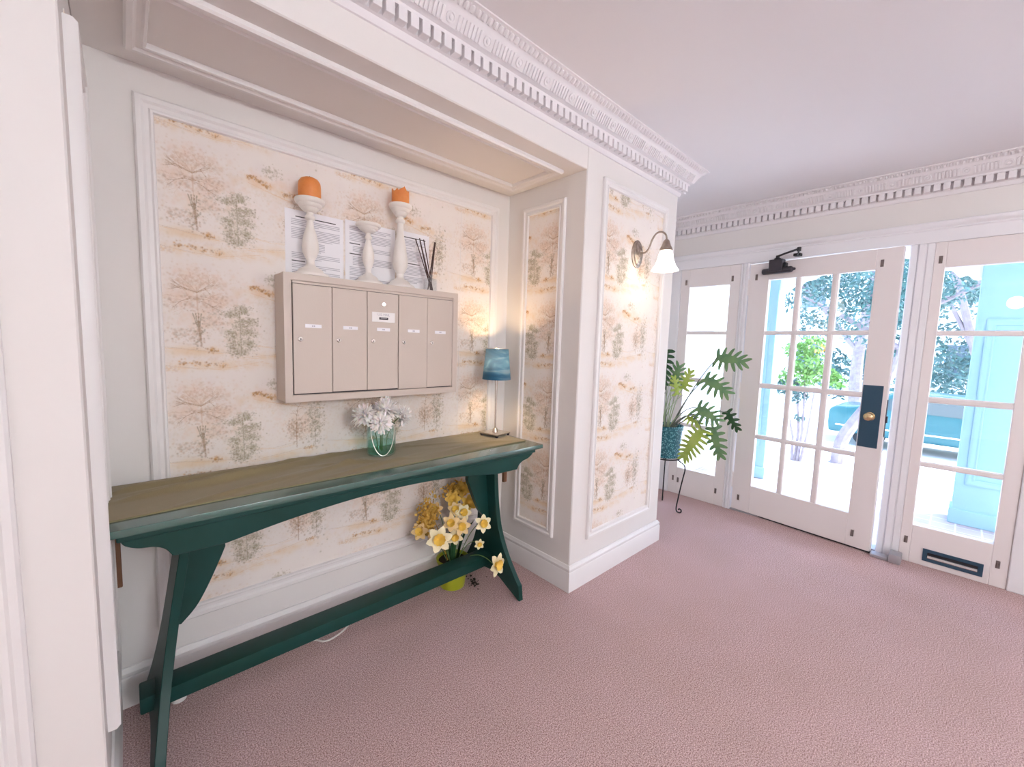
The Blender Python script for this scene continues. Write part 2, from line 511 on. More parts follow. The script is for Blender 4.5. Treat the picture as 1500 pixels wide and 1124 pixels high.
M['paper_back'] = wallpaper_mat('toile_wallpaper_back', 0, (-1.80, 1.579 - 0.345))
M['paper_side'] = wallpaper_mat('toile_wallpaper_side', 1, (0.02, 1.579 - 0.345))
M['paper_pier'] = wallpaper_mat('toile_wallpaper_pier', 0, (0.02, 1.60 - 0.345))


# ------------------------------------------------------------------ mesh helpers
class MB:
    def __init__(self):
        self.v, self.f = [], []

    def add(self, vs, fs):
        n = len(self.v)
        self.v += [tuple(p) for p in vs]
        self.f += [tuple(i + n for i in q) for q in fs]
        return self

    def box(self, x0, x1, y0, y1, z0, z1):
        return self.add([(x0, y0, z0), (x1, y0, z0), (x1, y1, z0), (x0, y1, z0), (x0, y0, z1), (x1, y0, z1), (x1, y1, z1), (x0, y1, z1)],
                        [(0, 3, 2, 1), (4, 5, 6, 7), (0, 1, 5, 4), (1, 2, 6, 5), (2, 3, 7, 6), (3, 0, 4, 7)])

    def hexa(self, p8):
        return self.add(p8, [(0, 3, 2, 1), (4, 5, 6, 7), (0, 1, 5, 4), (1, 2, 6, 5), (2, 3, 7, 6), (3, 0, 4, 7)])

    def lathe(self, prof, n=24, o=(0, 0, 0), sx=1.0, sy=1.0):
        vs, fs = [], []
        for r, z in prof:
            for k in range(n):
                a = 2 * PI * k / n
                vs.append((o[0] + r * math.cos(a) * sx, o[1] + r * math.sin(a) * sy, o[2] + z))
        m = len(prof)
        for i in range(m - 1):
            for k in range(n):
                fs.append((i * n + k, i * n + (k + 1) % n, (i + 1) * n + (k + 1) % n, (i + 1) * n + k))
        if prof[0][0] > 1e-6:
            fs.append(tuple(reversed(range(n))))
        if prof[-1][0] > 1e-6:
            fs.append(tuple((m - 1) * n + k for k in range(n)))
        return self.add(vs, fs)

    def tube(self, pts, r, n=8, caps=True):
        pts = [Vector(p) for p in pts]
        rs = r if isinstance(r, (list, tuple)) else [r] * len(pts)
        vs, fs = [], []
        up = None
        for i, p in enumerate(pts):
            t = (pts[min(i + 1, len(pts) - 1)] - pts[max(i - 1, 0)])
            t = t.normalized() if t.length > 1e-9 else Vector((0, 0, 1))
            if up is None:
                up = t.orthogonal().normalized()
            else:
                up = (up - t * up.dot(t))
                up = up.normalized() if up.length > 1e-6 else t.orthogonal().normalized()
            s = t.cross(up)
            for k in range(n):
                a = 2 * PI * k / n
                vs.append(p + (up * math.cos(a) + s * math.sin(a)) * rs[i])
        for i in range(len(pts) - 1):
            for k in range(n):
                fs.append((i * n + k, i * n + (k + 1) % n, (i + 1) * n + (k + 1) % n, (i + 1) * n + k))
        if caps:
            fs.append(tuple(reversed(range(n))))
            fs.append(tuple((len(pts) - 1) * n + k for k in range(n)))
        return self.add(vs, fs)

    def prism(self, poly, axis, a0, a1):
        """2-D outline extruded along an axis: axis 'x' -> (y,z), 'y' -> (x,z), 'z' -> (x,y)"""
        def P(p, a):
            return {'x': (a, p[0], p[1]), 'y': (p[0], a, p[1]), 'z': (p[0], p[1], a)}[axis]
        n = len(poly)
        vs = [P(p, a0) for p in poly] + [P(p, a1) for p in poly]
        fs = [tuple(range(n)), tuple(reversed(range(n, 2 * n)))]
        for i in range(n):
            j = (i + 1) % n
            fs.append((i, j, n + j, n + i))
        return self.add(vs, fs)

    def frame(self, rect, prof, place):
        """mitred picture-frame moulding: rect (a0,b0,a1,b1); prof [(inset,height)...]; place(a,b,h)->xyz"""
        a0, b0, a1, b1 = rect
        vs, fs = [], []
        for ins, h in prof:
            for (a, b) in ((a0 + ins, b0 + ins), (a1 - ins, b0 + ins), (a1 - ins, b1 - ins), (a0 + ins, b1 - ins)):
                vs.append(place(a, b, h))
        m = len(prof)
        for i in range(m):
            j = (i + 1) % m
            for k in range(4):
                l = (k + 1) % 4
                fs.append((i * 4 + k, i * 4 + l, j * 4 + l, j * 4 + k))
        return self.add(vs, fs)

    def sweep(self, path, prof):
        """profile [(out,z)...] swept along an xy path, outward to the right of travel, mitred"""
        n = len(path)
        vs, fs = [], []
        dirs = []
        for i in range(n - 1):
            d = Vector((path[i + 1][0] - path[i][0], path[i + 1][1] - path[i][1]))
            dirs.append(d.normalized())
        for i in range(n):
            d0 = dirs[max(i - 1, 0)]
            d1 = dirs[min(i, n - 2)]
            n0, n1 = Vector((d0.y, -d0.x)), Vector((d1.y, -d1.x))
            b = n0 + n1
            b = b / b.dot(n0) if b.length > 1e-6 else n0
            for p, z in prof:
                vs.append((path[i][0] + b.x * p, path[i][1] + b.y * p, z))
        m = len(prof)
        for i in range(n - 1):
            for k in range(m):
                l = (k + 1) % m
                fs.append((i * m + k, i * m + l, (i + 1) * m + l, (i + 1) * m + k))
        fs.append(tuple(range(m)))
        fs.append(tuple(reversed(range((n - 1) * m, n * m))))
        return self.add(vs, fs)

    def build(self, name, material, parent=None, bevel=0.0, seg=1, smooth=35, off=(0, 0, 0)):
        me = bpy.data.meshes.new(name)
        me.from_pydata([(p[0] - off[0], p[1] - off[1], p[2] - off[2]) for p in self.v], [], self.f)
        bm = bmesh.new()
        bm.from_mesh(me)
        bmesh.ops.recalc_face_normals(bm, faces=bm.faces)
        if bevel:
            es = [e for e in bm.edges if len(e.link_faces) == 2 and e.calc_face_angle(0) > 0.5]
            bmesh.ops.bevel(bm, geom=es, offset=bevel, segments=seg, profile=0.6, affect='EDGES', clamp_overlap=True)
        bm.to_mesh(me)
        bm.free()
        if smooth:
            me.polygons.foreach_set('use_smooth', [True] * len(me.polygons))
            me.set_sharp_from_angle(angle=math.radians(smooth))
        if material:
            me.materials.append(material)
        o = bpy.data.objects.new(name, me)
        C.objects.link(o)
        if parent:
            o.parent = parent
        return o


def tag(o, label, cat, group=None):
    o['label'] = label
    o['category'] = cat
    if group:
        o['group'] = group
    return o


def thing(name, label, cat, loc=(0, 0, 0), rz=0.0, group=None):
    o = bpy.data.objects.new(name, None)
    o.empty_display_size = 0.05
    C.objects.link(o)
    o.location = loc
    o.rotation_euler = (0, 0, rz)
    return tag(o, label, cat, group)


def struct(o):
    o['kind'] = 'structure'
    return o


def copy_of(o, parent=None, matrix=None, loc=None):
    c = o.copy()
    C.objects.link(c)
    if parent:
        c.parent = parent
    if matrix is not None:
        c.matrix_local = matrix
    if loc is not None:
        c.location = loc
    return c


def text(name, body, size, material, parent, loc, rot, extrude=0.0003):
    cu = bpy.data.curves.new(name, 'FONT')
    cu.body = body
    cu.size = size
    cu.extrude = extrude
    cu.align_x = 'CENTER'
    cu.align_y = 'CENTER'
    cu.materials.append(material)
    tmp = bpy.data.objects.new(name, cu)
    me = bpy.data.meshes.new_from_object(tmp)
    bpy.data.objects.remove(tmp)
    me.name = name
    if not me.materials:
        me.materials.append(material)
    o = bpy.data.objects.new(name, me)
    C.objects.link(o)
    o.parent = parent
    o.location = loc
    o.rotation_euler = rot
    return o


def aim(loc, direction, roll=0.0):
    q = Vector(direction).to_track_quat('Z', 'Y')
    return Matrix.Translation(loc) @ q.to_matrix().to_4x4() @ Matrix.Rotation(roll, 4, 'Z')


def bez(p0, p1, p2, n=8):
    p0, p1, p2 = Vector(p0), Vector(p1), Vector(p2)
    return [(1 - t) ** 2 * p0 + 2 * t * (1 - t) * p1 + t * t * p2 for t in [i / n for i in range(n + 1)]]


# ------------------------------------------------------------------ room shell
XD = 2.085        # inner face of the entrance wall
CZ = 2.60         # ceiling
YB = 0.60         # back of the alcove
XL = -1.888       # left side of the alcove
SOF = 2.32        # alcove soffit

struct(MB().box(-5.0, XD + 0.10, -4.2, 0.75, -0.06, 0).build('floor', M['carpet'], smooth=0))
struct(MB().box(-5.0, XD + 0.12, -4.2, 0.75, CZ, CZ + 0.08).build('ceiling', M['ceiling'], smooth=0))
struct(MB().box(-5.0, XL, 0, 0.75, 0, CZ).build('wall_left_pier', M['wall'], bevel=0.004))
struct(MB().box(XL, 0, YB, 0.75, 0, SOF).build('wall_alcove_back', M['wall'], smooth=0))
struct(MB().box(XL, 0, 0, 0.75, SOF, CZ).build('wall_alcove_header', M['wall'], bevel=0.004))
struct(MB().box(0, 1.0, 0, 0.75, 0, CZ).build('wall_right_pier', M['wall'], bevel=0.005))
struct(MB().box(1.0, XD + 0.12, 0.62, 0.75, 0, CZ).build('wall_nook_back', M['wall'], smooth=0))
struct(MB().box(-5.1, -5.0, -4.2, 0.75, 0, CZ).build('wall_hall_end', M['wall'], smooth=0))
struct(MB().box(-5.0, XD + 0.12, -4.3, -4.2, 0, CZ).build('wall_opposite', M['wall'], smooth=0))

# entrance wall: head and the solid part right of the second sidelight
struct(MB().box(XD, XD + 0.12, -4.2, 0.62, 2.14, CZ).build('wall_entrance_head', M['wall'], smooth=0))
struct(MB().box(XD, XD + 0.12, -4.2, -1.80, 0, 2.14).build('wall_entrance_side', M['wall'], smooth=0))

# soffit moulding of the alcove ceiling
PANEL = [(0, 0), (0.0, 0.012), (0.006, 0.018), (0.020, 0.018), (0.028, 0.011), (0.040, 0.011), (0.046, 0.016), (0.052, 0.014), (0.055, 0.006), (0.055, 0)]
PANELS = [(a * 0.82, h) for a, h in PANEL]
struct(MB().frame((-1.775, 0.098, -0.075, 0.492), [(a, h * 1.15) for a, h in PANEL], lambda a, b, h: (a, b, SOF - h)).build('trim_soffit_moulding', M['trim']))

# wallpapered panels and their mouldings
wb = bpy.data.objects['wall_alcove_back']
wr = bpy.data.objects['wall_right_pier']
wl = bpy.data.objects['wall_left_pier']
MB().box(-1.735, -0.115, YB - 0.0025, YB, 0.285, 2.20).build('wallpaper', M['paper_back'], wb, smooth=0)
MB().box(-0.0025, 0, 0.155, 0.435, 0.295, 2.185).build('wallpaper', M['paper_side'], wr, smooth=0)
MB().box(0.162, 0.835, -0.0025, 0, 0.295, 2.295).build('wallpaper', M['paper_pier'], wr, smooth=0)
MB().box(-2.80, -2.04, -0.0025, 0, 0.295, 2.295).build('wallpaper', M['paper_pier'], wl, smooth=0)
MB().box(XL, XL + 0.0025, 0.155, 0.435, 0.295, 2.185).build('wallpaper', M['paper_side'], wl, smooth=0)
# hairline joint between two strips of wallpaper
MB().box(-0.372, -0.3705, YB - 0.0032, YB - 0.0025, 0.33, 2.16).build('paper_seam', M['wall'], wb, smooth=0)
struct(MB().frame((-1.757, 0.262, -0.094, 2.222), PANEL, lambda a, b, h: (a, YB - h, b)).build('trim_back_panel_moulding', M['trim']))
struct(MB().frame((0.130, 0.270, 0.462, 2.207), PANELS, lambda a, b, h: (-h, a, b)).build('trim_alcove_side_moulding', M['trim']))
struct(MB().frame((0.138, 0.268, 0.860, 2.322), PANELS, lambda a, b, h: (a, -h, b)).build('trim_pier_moulding', M['trim']))
struct(MB().frame((-2.83, 0.268, -2.005, 2.322), PANEL, lambda a, b, h: (a, -h, b)).build('trim_left_pier_moulding', M['trim']))
struct(MB().frame((0.105, 0.285, 0.462, 2.15), [(a, h * 1.5) for a, h in PANEL], lambda a, b, h: (XL + h, a, b)).build('trim_alcove_left_moulding', M['trim']))

# baseboards
BASE = [(0, 0), (0.018, 0), (0.018, 0.112), (0.014, 0.118), (0.016, 0.124), (0.016, 0.134), (0.010, 0.142), (0.006, 0.150), (0, 0.152)]
struct(MB().sweep([(-5.0, 0), (XL, 0), (XL, YB), (0, YB), (0, 0), (1.0, 0), (1.0, 0.62), (XD, 0.62)], BASE).build('baseboard_alcove', M['trim']))
struct(MB().sweep([(XD, -1.86), (XD, -4.2), (-5.0, -4.2), (-5.0, 0)], BASE).build('baseboard_rest', M['trim']))

# ------------------------------------------------------------------ ornamental crown
CROWN = [(0, 2.432), (0.006, 2.434), (0.012, 2.446), (0.014, 2.456), (0.026, 2.460), (0.026, 2.500), (0.052, 2.503), (0.054, 2.514), (0.062, 2.518),
         (0.070, 2.521), (0.094, 2.560), (0.100, 2.566), (0.106, 2.574), (0.118, 2.580), (0.132, 2.592), (0.142, 2.594), (0.142, CZ), (0, CZ)]
crown_a = struct(MB().sweep([(-5.0, 0), (1.0, 0), (1.0, 0.62), (XD, 0.62)], CROWN).build('trim_crown_alcove_side', M['crown']))
crown_d = struct(MB().sweep([(XD, 0.62), (XD, -4.2), (-5.0, -4.2), (-5.0, 0)], CROWN).build('trim_crown_entrance', M['crown']))


def ornament_kit():
    """meshes in a frame: x along the wall, y = minus the outward distance, z up"""
    k = {}
    k['dentil'] = MB().box(-0.016, 0.016, -0.056, -0.020, 2.459, 2.501).build('dentil', M['crown'], crown_a, bevel=0.0015)
    rib = MB()
    rib.hexa([(-0.0045, -0.076, 2.519), (0.0045, -0.076, 2.519), (0.0045, -0.070, 2.523), (-0.0045, -0.070, 2.523),
              (-0.0045, -0.099, 2.556), (0.0045, -0.099, 2.556), (0.0045, -0.093, 2.560), (-0.0045, -0.093, 2.560)])
    k['flute_rib'] = rib.build('flute_rib', M['crown'], crown_a, bevel=0.001)
    ros = MB().lathe([(0.019, 0), (0.019, 0.004), (0.014, 0.005), (0.012, 0.0025), (0.008, 0.003), (0.006, 0.007), (0.0, 0.008)], 12)
    ro = ros.build('rosette', M['crown'], crown_a)
    k['rosette'] = ro
    egg = MB().lathe([(0.0, -0.014), (0.007, -0.010), (0.0105, 0.001), (0.008, 0.010), (0.0, 0.014)], 7, sy=0.9)
    k['egg_ornament'] = egg.build('egg_ornament', M['crown'], crown_a)
    dart = MB().add([(-0.0026, 0, 0.013), (0.0026, 0, 0.013), (0, 0, -0.016), (0, -0.009, 0.010)], [(0, 1, 3), (1, 2, 3), (2, 0, 3), (0, 2, 1)])
    k['dart_ornament'] = dart.build('dart_ornament', M['crown'], crown_a, smooth=0)
    return k


KIT = ornament_kit()
used = set()


def place_ornament(kind, crown, m):
    o = KIT[kind]
    if kind in used:
        o = copy_of(o, crown)
    used.add(kind)
    o.parent = crown
    o.matrix_local = m


FACE = Matrix.Translation((0, -0.0835, 2.542)) @ Euler((math.radians(90 + 32), 0, 0)).to_matrix().to_4x4()
EGG = Matrix.Translation((0, -0.120, 2.584)) @ Euler((math.radians(48), 0, 0)).to_matrix().to_4x4()


def ornaments(crown, base, s0, s1, egg0, egg1):
    n = int((s1 - s0) / 0.0445)
    for i in range(n):
        place_ornament('dentil', crown, base @ Matrix.Translation((s0 + 0.02 + i * 0.0445, 0, 0)))
    per = 0.168
    k = 0
    while s0 + k * per < s1 - 0.03:
        x = s0 + 0.03 + k * per
        place_ornament('rosette', crown, base @ Matrix.Translation((x, 0, 0)) @ FACE)
        for j in range(7):
            xx = x + 0.0345 + j * 0.0165
            if xx < s1:
                place_ornament('flute_rib', crown, base @ Matrix.Translation((xx, 0, 0)))
        k += 1
    n = int((egg1 - egg0) / 0.027)
    for i in range(n):
        place_ornament('egg_ornament', crown, base @ Matrix.Translation((egg0 + i * 0.027, 0, 0)) @ EGG)
        place_ornament('dart_ornament', crown, base @ Matrix.Translation((egg0 + 0.0135 + i * 0.027, -0.122, 2.584)) @ Euler((math.radians(48), 0, 0)).to_matrix().to_4x4())


ornaments(crown_a, Matrix.Identity(4), -1.285, 1.04, -1.04, 1.10)
ornaments(crown_a, Matrix.Translation((1.0, 0, 0)) @ Matrix.Rotation(PI / 2, 4, 'Z'), -0.03, 0.12, -0.06, 0.10)
# entrance wall: travel towards -y, outward to -x
ornaments(crown_d, Matrix.Translation((XD, 0.55, 0)) @ Matrix.Rotation(-PI / 2, 4, 'Z'), 0.0, 2.42, 0.0, 2.42)

# ------------------------------------------------------------------ entrance wall joinery
Y1 = XD  # shorthand
HEAD = [(0, 2.142), (0.018, 2.142), (0.020, 2.150), (0.020, 2.218), (0.026, 2.224), (0.026, 2.232), (0.036, 2.240), (0.044, 2.254), (0.046, 2.266), (0.040, 2.270), (0, 2.270)]
struct(MB().sweep([(XD, 0.62), (XD, -4.2)], HEAD).build('trim_entrance_head', M['mullion']))
struct(MB().box(XD - 0.016, XD + 0.11, 0.458, 0.62, 0, 2.142).build('trim_casing_left', M['mullion'], bevel=0.004))


def fluted_post(name, y0, y1, x0, x1):
    m = MB()
    n = 3
    m.box(x0 + 0.012, x1, y0, y1, 0.0, 2.142)
    w = (y1 - y0) / n
    for i in range(n):
        a = y0 + i * w
        d = 0.012 if i == 1 else 0.005
        m.box(x0 + 0.012 - d, x0 + 0.013, a + 0.003, a + w - 0.003, 0.0, 2.142)
    return struct(m.build(name, M['mullion'], bevel=0.0025))


fluted_post('trim_mullion_left', -0.124, -0.062, XD - 0.014, XD + 0.11)
fluted_post('trim_mullion_right', -1.232, -1.112, XD - 0.014, XD + 0.11)
struct(MB().box(XD - 0.016, XD + 0.11, -1.80, -1.722, 0, 2.142).box(XD - 0.024, XD, -1.90, -1.80, 0, 2.142).build('trim_casing_right', M['mullion'], bevel=0.004))
struct(MB().box(XD, XD + 0.12, -1.112, -0.124, -0.02, 0.012).build('trim_threshold', M['steel'], bevel=0.003))


def sash(root, w, cols, rows_z, x_in0, x_in1, ztop, zbot, zmax, zmin, t, mat_, turn_clips, sh=0.0):
    """glazed leaf in local axes: x across (0..w), y depth (0 = room face), z up. cols: list of (x0,x1) panes."""
    f = MB()
    f.box(0, x_in0, 0, t, zmin, zmax)
    f.box(x_in1, w, 0, t, zmin, zmax)
    f.build('stile', mat_, root, bevel=0.003)
    MB().box(x_in0, x_in1, 0, t, ztop, zmax).build('top_rail', mat_, root, bevel=0.003)
    MB().box(x_in0, x_in1, 0, t, zmin, zbot).build('bottom_rail', mat_, root, bevel=0.003)
    zs = [z for pair in rows_z for z in pair]
    for (z0, z1) in rows_z:
        m = MB()
        zc = (z0 + z1) / 2
        m.prism([(0.010, z0), (0.004, zc - 0.009), (0.004, zc + 0.009), (0.010, z1), (t - 0.006, z1), (t - 0.006, z0)], 'x', x_in0, x_in1)
        m.build('glazing_bar', mat_, root, smooth=0)
    for (a, b), (c, d) in zip(cols, cols[1:]):
        m = MB()
        xc = (b + c) / 2
        m.prism([(b, 0.0105), (xc - 0.009, 0.0045), (xc + 0.009, 0.0045), (c, 0.0105), (c, t - 0.0065), (b, t - 0.0065)], 'z', zbot, ztop)
        m.build('glazing_bar', mat_, root, smooth=0)
    edges = [zbot] + sorted(zs) + [ztop]
    for (a, b) in cols:
        for k in range(0, len(edges), 2):
            MB().box(a - 0.003, b + 0.003, t * 0.5 - 0.0015, t * 0.5 + 0.0015, edges[k] - 0.003, edges[k + 1] + 0.003).build('pane', M['glass'], root, smooth=0)
    for (cx, cz) in turn_clips:
        m = MB().box(cx - 0.009, cx + 0.009, -0.004, 0, cz - 0.024, cz + 0.024)
        m.box(cx - 0.004, cx + 0.004, -0.010, -0.004, cz - 0.016, cz + 0.010)
        m.build('turn_clip', M['clip'], root, bevel=0.001)


ROWS = [(0.668, 0.702), (1.100, 1.140), (1.542, 1.575)]
# --- the door, ajar a few degrees into the room
ang = math.atan2(-0.9953, -0.0972)
door = bpy.data.objects.new('door_1', None)
C.objects.link(door)
door.location = (XD + 0.012, -0.130, 0)
door.rotation_euler = (0, 0, ang)
struct(door)
# local x runs from the hinges to the latch edge, local y points outdoors
DW = 0.964
sash(door, DW, [(0.150, 0.343), (0.381, 0.580), (0.620, 0.824)], ROWS, 0.150, 0.824, 1.990, 0.252, 2.130, 0.014, 0.044, M['door'],
     [(0.055, 2.020), (0.858, 2.030), (0.055, 0.125), (0.858, 0.113)])
pp = MB().box(0.830, 0.940, -0.004, 0, 0.754, 1.193).build('push_plate', M['slate'], door, bevel=0.0015)
MB().lathe([(0.030, 0), (0.030, 0.004), (0.012, 0.007), (0.011, 0.022), (0.024, 0.028), (0.029, 0.038), (0.026, 0.050), (0.014, 0.057), (0, 0.058)], 20).build('door_knob', M['brass'], door).matrix_local = \
    Matrix.Translation((0.884, -0.004, 0.975)) @ Euler((PI / 2, 0, 0)).to_matrix().to_4x4()
MB().box(DW, DW + 0.002, 0.008, 0.036, 0.84, 1.10).box(DW + 0.002, DW + 0.010, 0.014, 0.030, 0.94, 0.985).build('latch_plate', M['charcoal'], door, bevel=0.001)
for hz in (1.94, 1.06, 0.27):
    h = MB()
    for k in range(5):
        h.lathe([(0.006, 0), (0.006, 0.024)], 10, (-0.004, -0.004, hz - 0.065 + k * 0.026))
    h.lathe([(0.0, 0.0), (0.004, 0.002), (0.0035, 0.008), (0, 0.01)], 8, (-0.004, -0.004, hz + 0.064))
    h.box(-0.004, 0.012, -0.002, 0.0, hz - 0.065, hz + 0.065)
    h.build('hinge', M['door'], door)
MB().box(0.0, DW, 0.010, 0.034, 0.003, 0.014).build('door_sweep', M['charcoal'], door, smooth=0)
# door closer on the top rail, its arm reaching to the head casing
clo = MB()
cyl = [(0.0, -0.002), (0.022, 0.0), (0.024, 0.01), (0.024, 0.205), (0.020, 0.215), (0.012, 0.218), (0.010, 0.235), (0, 0.236)]
cb = MB().lathe(cyl, 18)
cb.v = [(0.112 + z, -0.034 + x, 2.052 + y) for x, y, z in cb.v]
clo.add(cb.v, cb.f)
clo.box(0.165, 0.262, -0.066, 0.0, 2.046, 2.138)
clo.box(0.160, 0.270, -0.030, 0.0, 2.040, 2.068)
cc = clo.build('door_closer', M['charcoal'], door, bevel=0.004)
MB().box(0.262, 0.286, -0.05, -0.012, 2.075, 2.108).build('valve_block', M['black'], cc, bevel=0.003)
MB().lathe([(0.024, 0), (0.024, 0.012), (0.014, 0.016), (0.012, 0.034), (0, 0.036)], 14, (0.214, -0.032, 2.136)).build('spindle_cap', M['black'], cc)
MB().tube([(0.214, -0.034, 2.164), (0.30, -0.11, 2.164), (0.42, -0.205, 2.164)], 0.008, 8).lathe([(0.014, -0.014), (0.014, 0.014)], 10, (0.42, -0.205, 2.160)).build('closer_arm', M['black'], cc)
MB().tube([(0.42, -0.205, 2.150), (0.385, -0.115, 2.150), (0.352, -0.034, 2.154)], 0.006, 8).box(0.330, 0.376, -0.052, -0.006, 2.146, 2.166).build('forearm', M['black'], cc, bevel=0.001)

# --- sidelights
def sidelight(name, y_left, w, cols, x0, x1, clips):
    o = bpy.data.objects.new(name, None)
    C.objects.link(o)
    o.location = (XD - 0.004, y_left, 0)
    o.rotation_euler = (0, 0, -PI / 2)
    struct(o)
    sash(o, w, cols, ROWS, x0, x1, 1.978, 0.262, 2.142, 0.0, 0.05, M['door'], clips)
    return o


win1 = sidelight('window_1', 0.458, 0.520, [(0.085, 0.437)], 0.085, 0.437, [(0.050, 2.024), (0.458, 2.026), (0.454, 0.13), (0.05, 0.15), (0.10, 0.14)])
win2 = sidelight('window_2', -1.232, 0.490, [(0.054, 0.417)], 0.054, 0.417, [(0.030, 2.030), (0.030, 0.152), (0.445, 0.143), (0.445, 2.03)])
# mail slot in the bottom rail of the right sidelight
ms = MB().frame((0.118, 0.038, 0.390, 0.120), [(0, 0), (0, 0.007), (0.014, 0.007), (0.022, 0.003), (0.022, 0)], lambda a, b, h: (a, -h, b)).build('mail_slot', M['slate'], win2)
MB().box(0.138, 0.370, -0.0015, 0, 0.056, 0.102).build('slot_opening', M['black'], ms, smooth=0)
fl = MB().add([(0.142, -0.002, 0.076), (0.366, -0.002, 0.076), (0.366, -0.016, 0.064), (0.142, -0.016, 0.064), (0.142, -0.002, 0.080), (0.366, -0.002, 0.080), (0.366, -0.018, 0.068), (0.142, -0.018, 0.068)],
              [(0, 3, 2, 1), (4, 5, 6, 7), (0, 1, 5, 4), (1, 2, 6, 5), (2, 3, 7, 6), (3, 0, 4, 7)]).build('slot_flap', M['chrome'], ms, smooth=0)

# grey metal door bumper on the carpet by the latch jamb
db = thing('door_bumper', 'grey metal floor bumper block on carpet beside the open door edge', 'door stop', (1.99, -1.18, 0))
MB().box(-0.04, 0.06, -0.075, -0.012, 0, 0.062).build('block', M['steel'], db, bevel=0.007, seg=2)
MB().box(-0.03, 0.045, -0.012, 0.085, 0, 0.022).build('foot_plate', M['steel'], db, bevel=0.004)

# ------------------------------------------------------------------ console table
TC = (-1.0, 0.36, 0.0)
tb = thing('console_table', 'long dark green wooden trestle console table with scalloped apron in the alcove', 'table', TC)
TZ = 0.85
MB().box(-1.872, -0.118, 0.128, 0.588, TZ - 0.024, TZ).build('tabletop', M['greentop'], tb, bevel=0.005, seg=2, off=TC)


def smooth_poly(p, n=5):
    """Catmull-Rom through open point list"""
    out = []
    for i in range(len(p) - 1):
        p0, p1, p2, p3 = p[max(i - 1, 0)], p[i], p[i + 1], p[min(i + 2, len(p) - 1)]
        for k in range(n):
            t = k / n
            out.append(tuple(0.5 * ((2 * b) + (c - a) * t + (2 * a - 5 * b + 4 * c - d) * t * t + (-a + 3 * b - 3 * c + d) * t ** 3) for a, b, c, d in zip(p0, p1, p2, p3)))
    out.append(p[-1])
    return out


left_scroll = smooth_poly([(-1.842, 0.808), (-1.833, 0.792), (-1.806, 0.777), (-1.770, 0.770), (-1.745, 0.755), (-1.728, 0.728)], 4)
arch = smooth_poly([(-1.592, 0.727), (-1.50, 0.742), (-1.39, 0.757), (-1.22, 0.773), (-1.053, 0.781), (-0.90, 0.780), (-0.76, 0.773), (-0.628, 0.760), (-0.50, 0.742), (-0.436, 0.733)], 3)
right_scroll = smooth_poly([(-0.292, 0.732), (-0.276, 0.756), (-0.248, 0.772), (-0.214, 0.779), (-0.185, 0.794), (-0.172, 0.808)], 4)
outline = left_scroll + arch + right_scroll + [(-0.172, 0.826), (-1.842, 0.826)]
ap = MB().prism(outline, 'y', 0.150, 0.174)
ap.build('front_apron', M['green'], tb, bevel=0.0025, off=TC, smooth=25)
MB().prism(outline, 'y', 0.542, 0.566).build('rear_apron', M['green'], tb, bevel=0.0025, off=TC, smooth=25)
MB().box(-1.850, -0.165, 0.140, 0.150, 0.808, 0.826).build('bead_moulding', M['green'], tb, bevel=0.003, off=TC)

leg_front = smooth_poly([(0.255, 0.826), (0.258, 0.70), (0.262, 0.52), (0.250, 0.38), (0.208, 0.25), (0.135, 0.125), (0.108, 0.090)], 4)
foot = [(0.106, 0.0), (0.118, 0.0)]
leg_arch = smooth_poly([(0.150, 0.016), (0.205, 0.040), (0.270, 0.072), (0.345, 0.086)], 3)
half = leg_front + foot + leg_arch
leg_poly = half + [(0.69 - y, z) for y, z in reversed(half[:-1])]


def leg(x_top, x_bot, t):
    m = MB().prism(leg_poly, 'x', 0.0, t)
    m.v = [(x_bot + (x_top - x_bot) * z / 0.826 + x, y, z) for x, y, z in m.v]
    return m.build('leg', M['green'], tb, bevel=0.002, off=TC, smooth=25)


leg(-1.685, -1.812, 0.028)
leg(-0.375, -0.285, 0.028)
# curved knee brackets under the top
br_l = [(-1.660, 0.826), (-1.575, 0.826)] + smooth_poly([(-1.572, 0.64), (-1.592, 0.59), (-1.630, 0.505), (-1.664, 0.445), (-1.706, 0.400)], 4) + [(-1.722, 0.405)]
br_r = [(-0.378, 0.826), (-0.480, 0.826)] + smooth_poly([(-0.482, 0.66), (-0.462, 0.61), (-0.425, 0.525), (-0.390, 0.46), (-0.330, 0.40)], 4) + [(-0.322, 0.415)]
MB().prism(br_l, 'y', 0.330, 0.360).build('knee_bracket', M['green'], tb, bevel=0.002, off=TC, smooth=25)
MB().prism(br_r, 'y', 0.330, 0.360).build('knee_bracket', M['green'], tb, bevel=0.002, off=TC, smooth=25)
MB().box(-1.822, -0.262, 0.300, 0.396, 0.150, 0.205).build('stretcher', M['green'], tb, bevel=0.006, seg=2, off=TC)
for x, z0, y in ((-1.860, 0.535, 0.46), (-0.206, 0.595, 0.345)):
    MB().box(x - 0.012, x + 0.012, y - 0.009, y + 0.009, z0, 0.826).build('wooden_peg', M['wood'], tb, bevel=0.002, off=TC)['label'] = 'brown wooden peg under the table end'

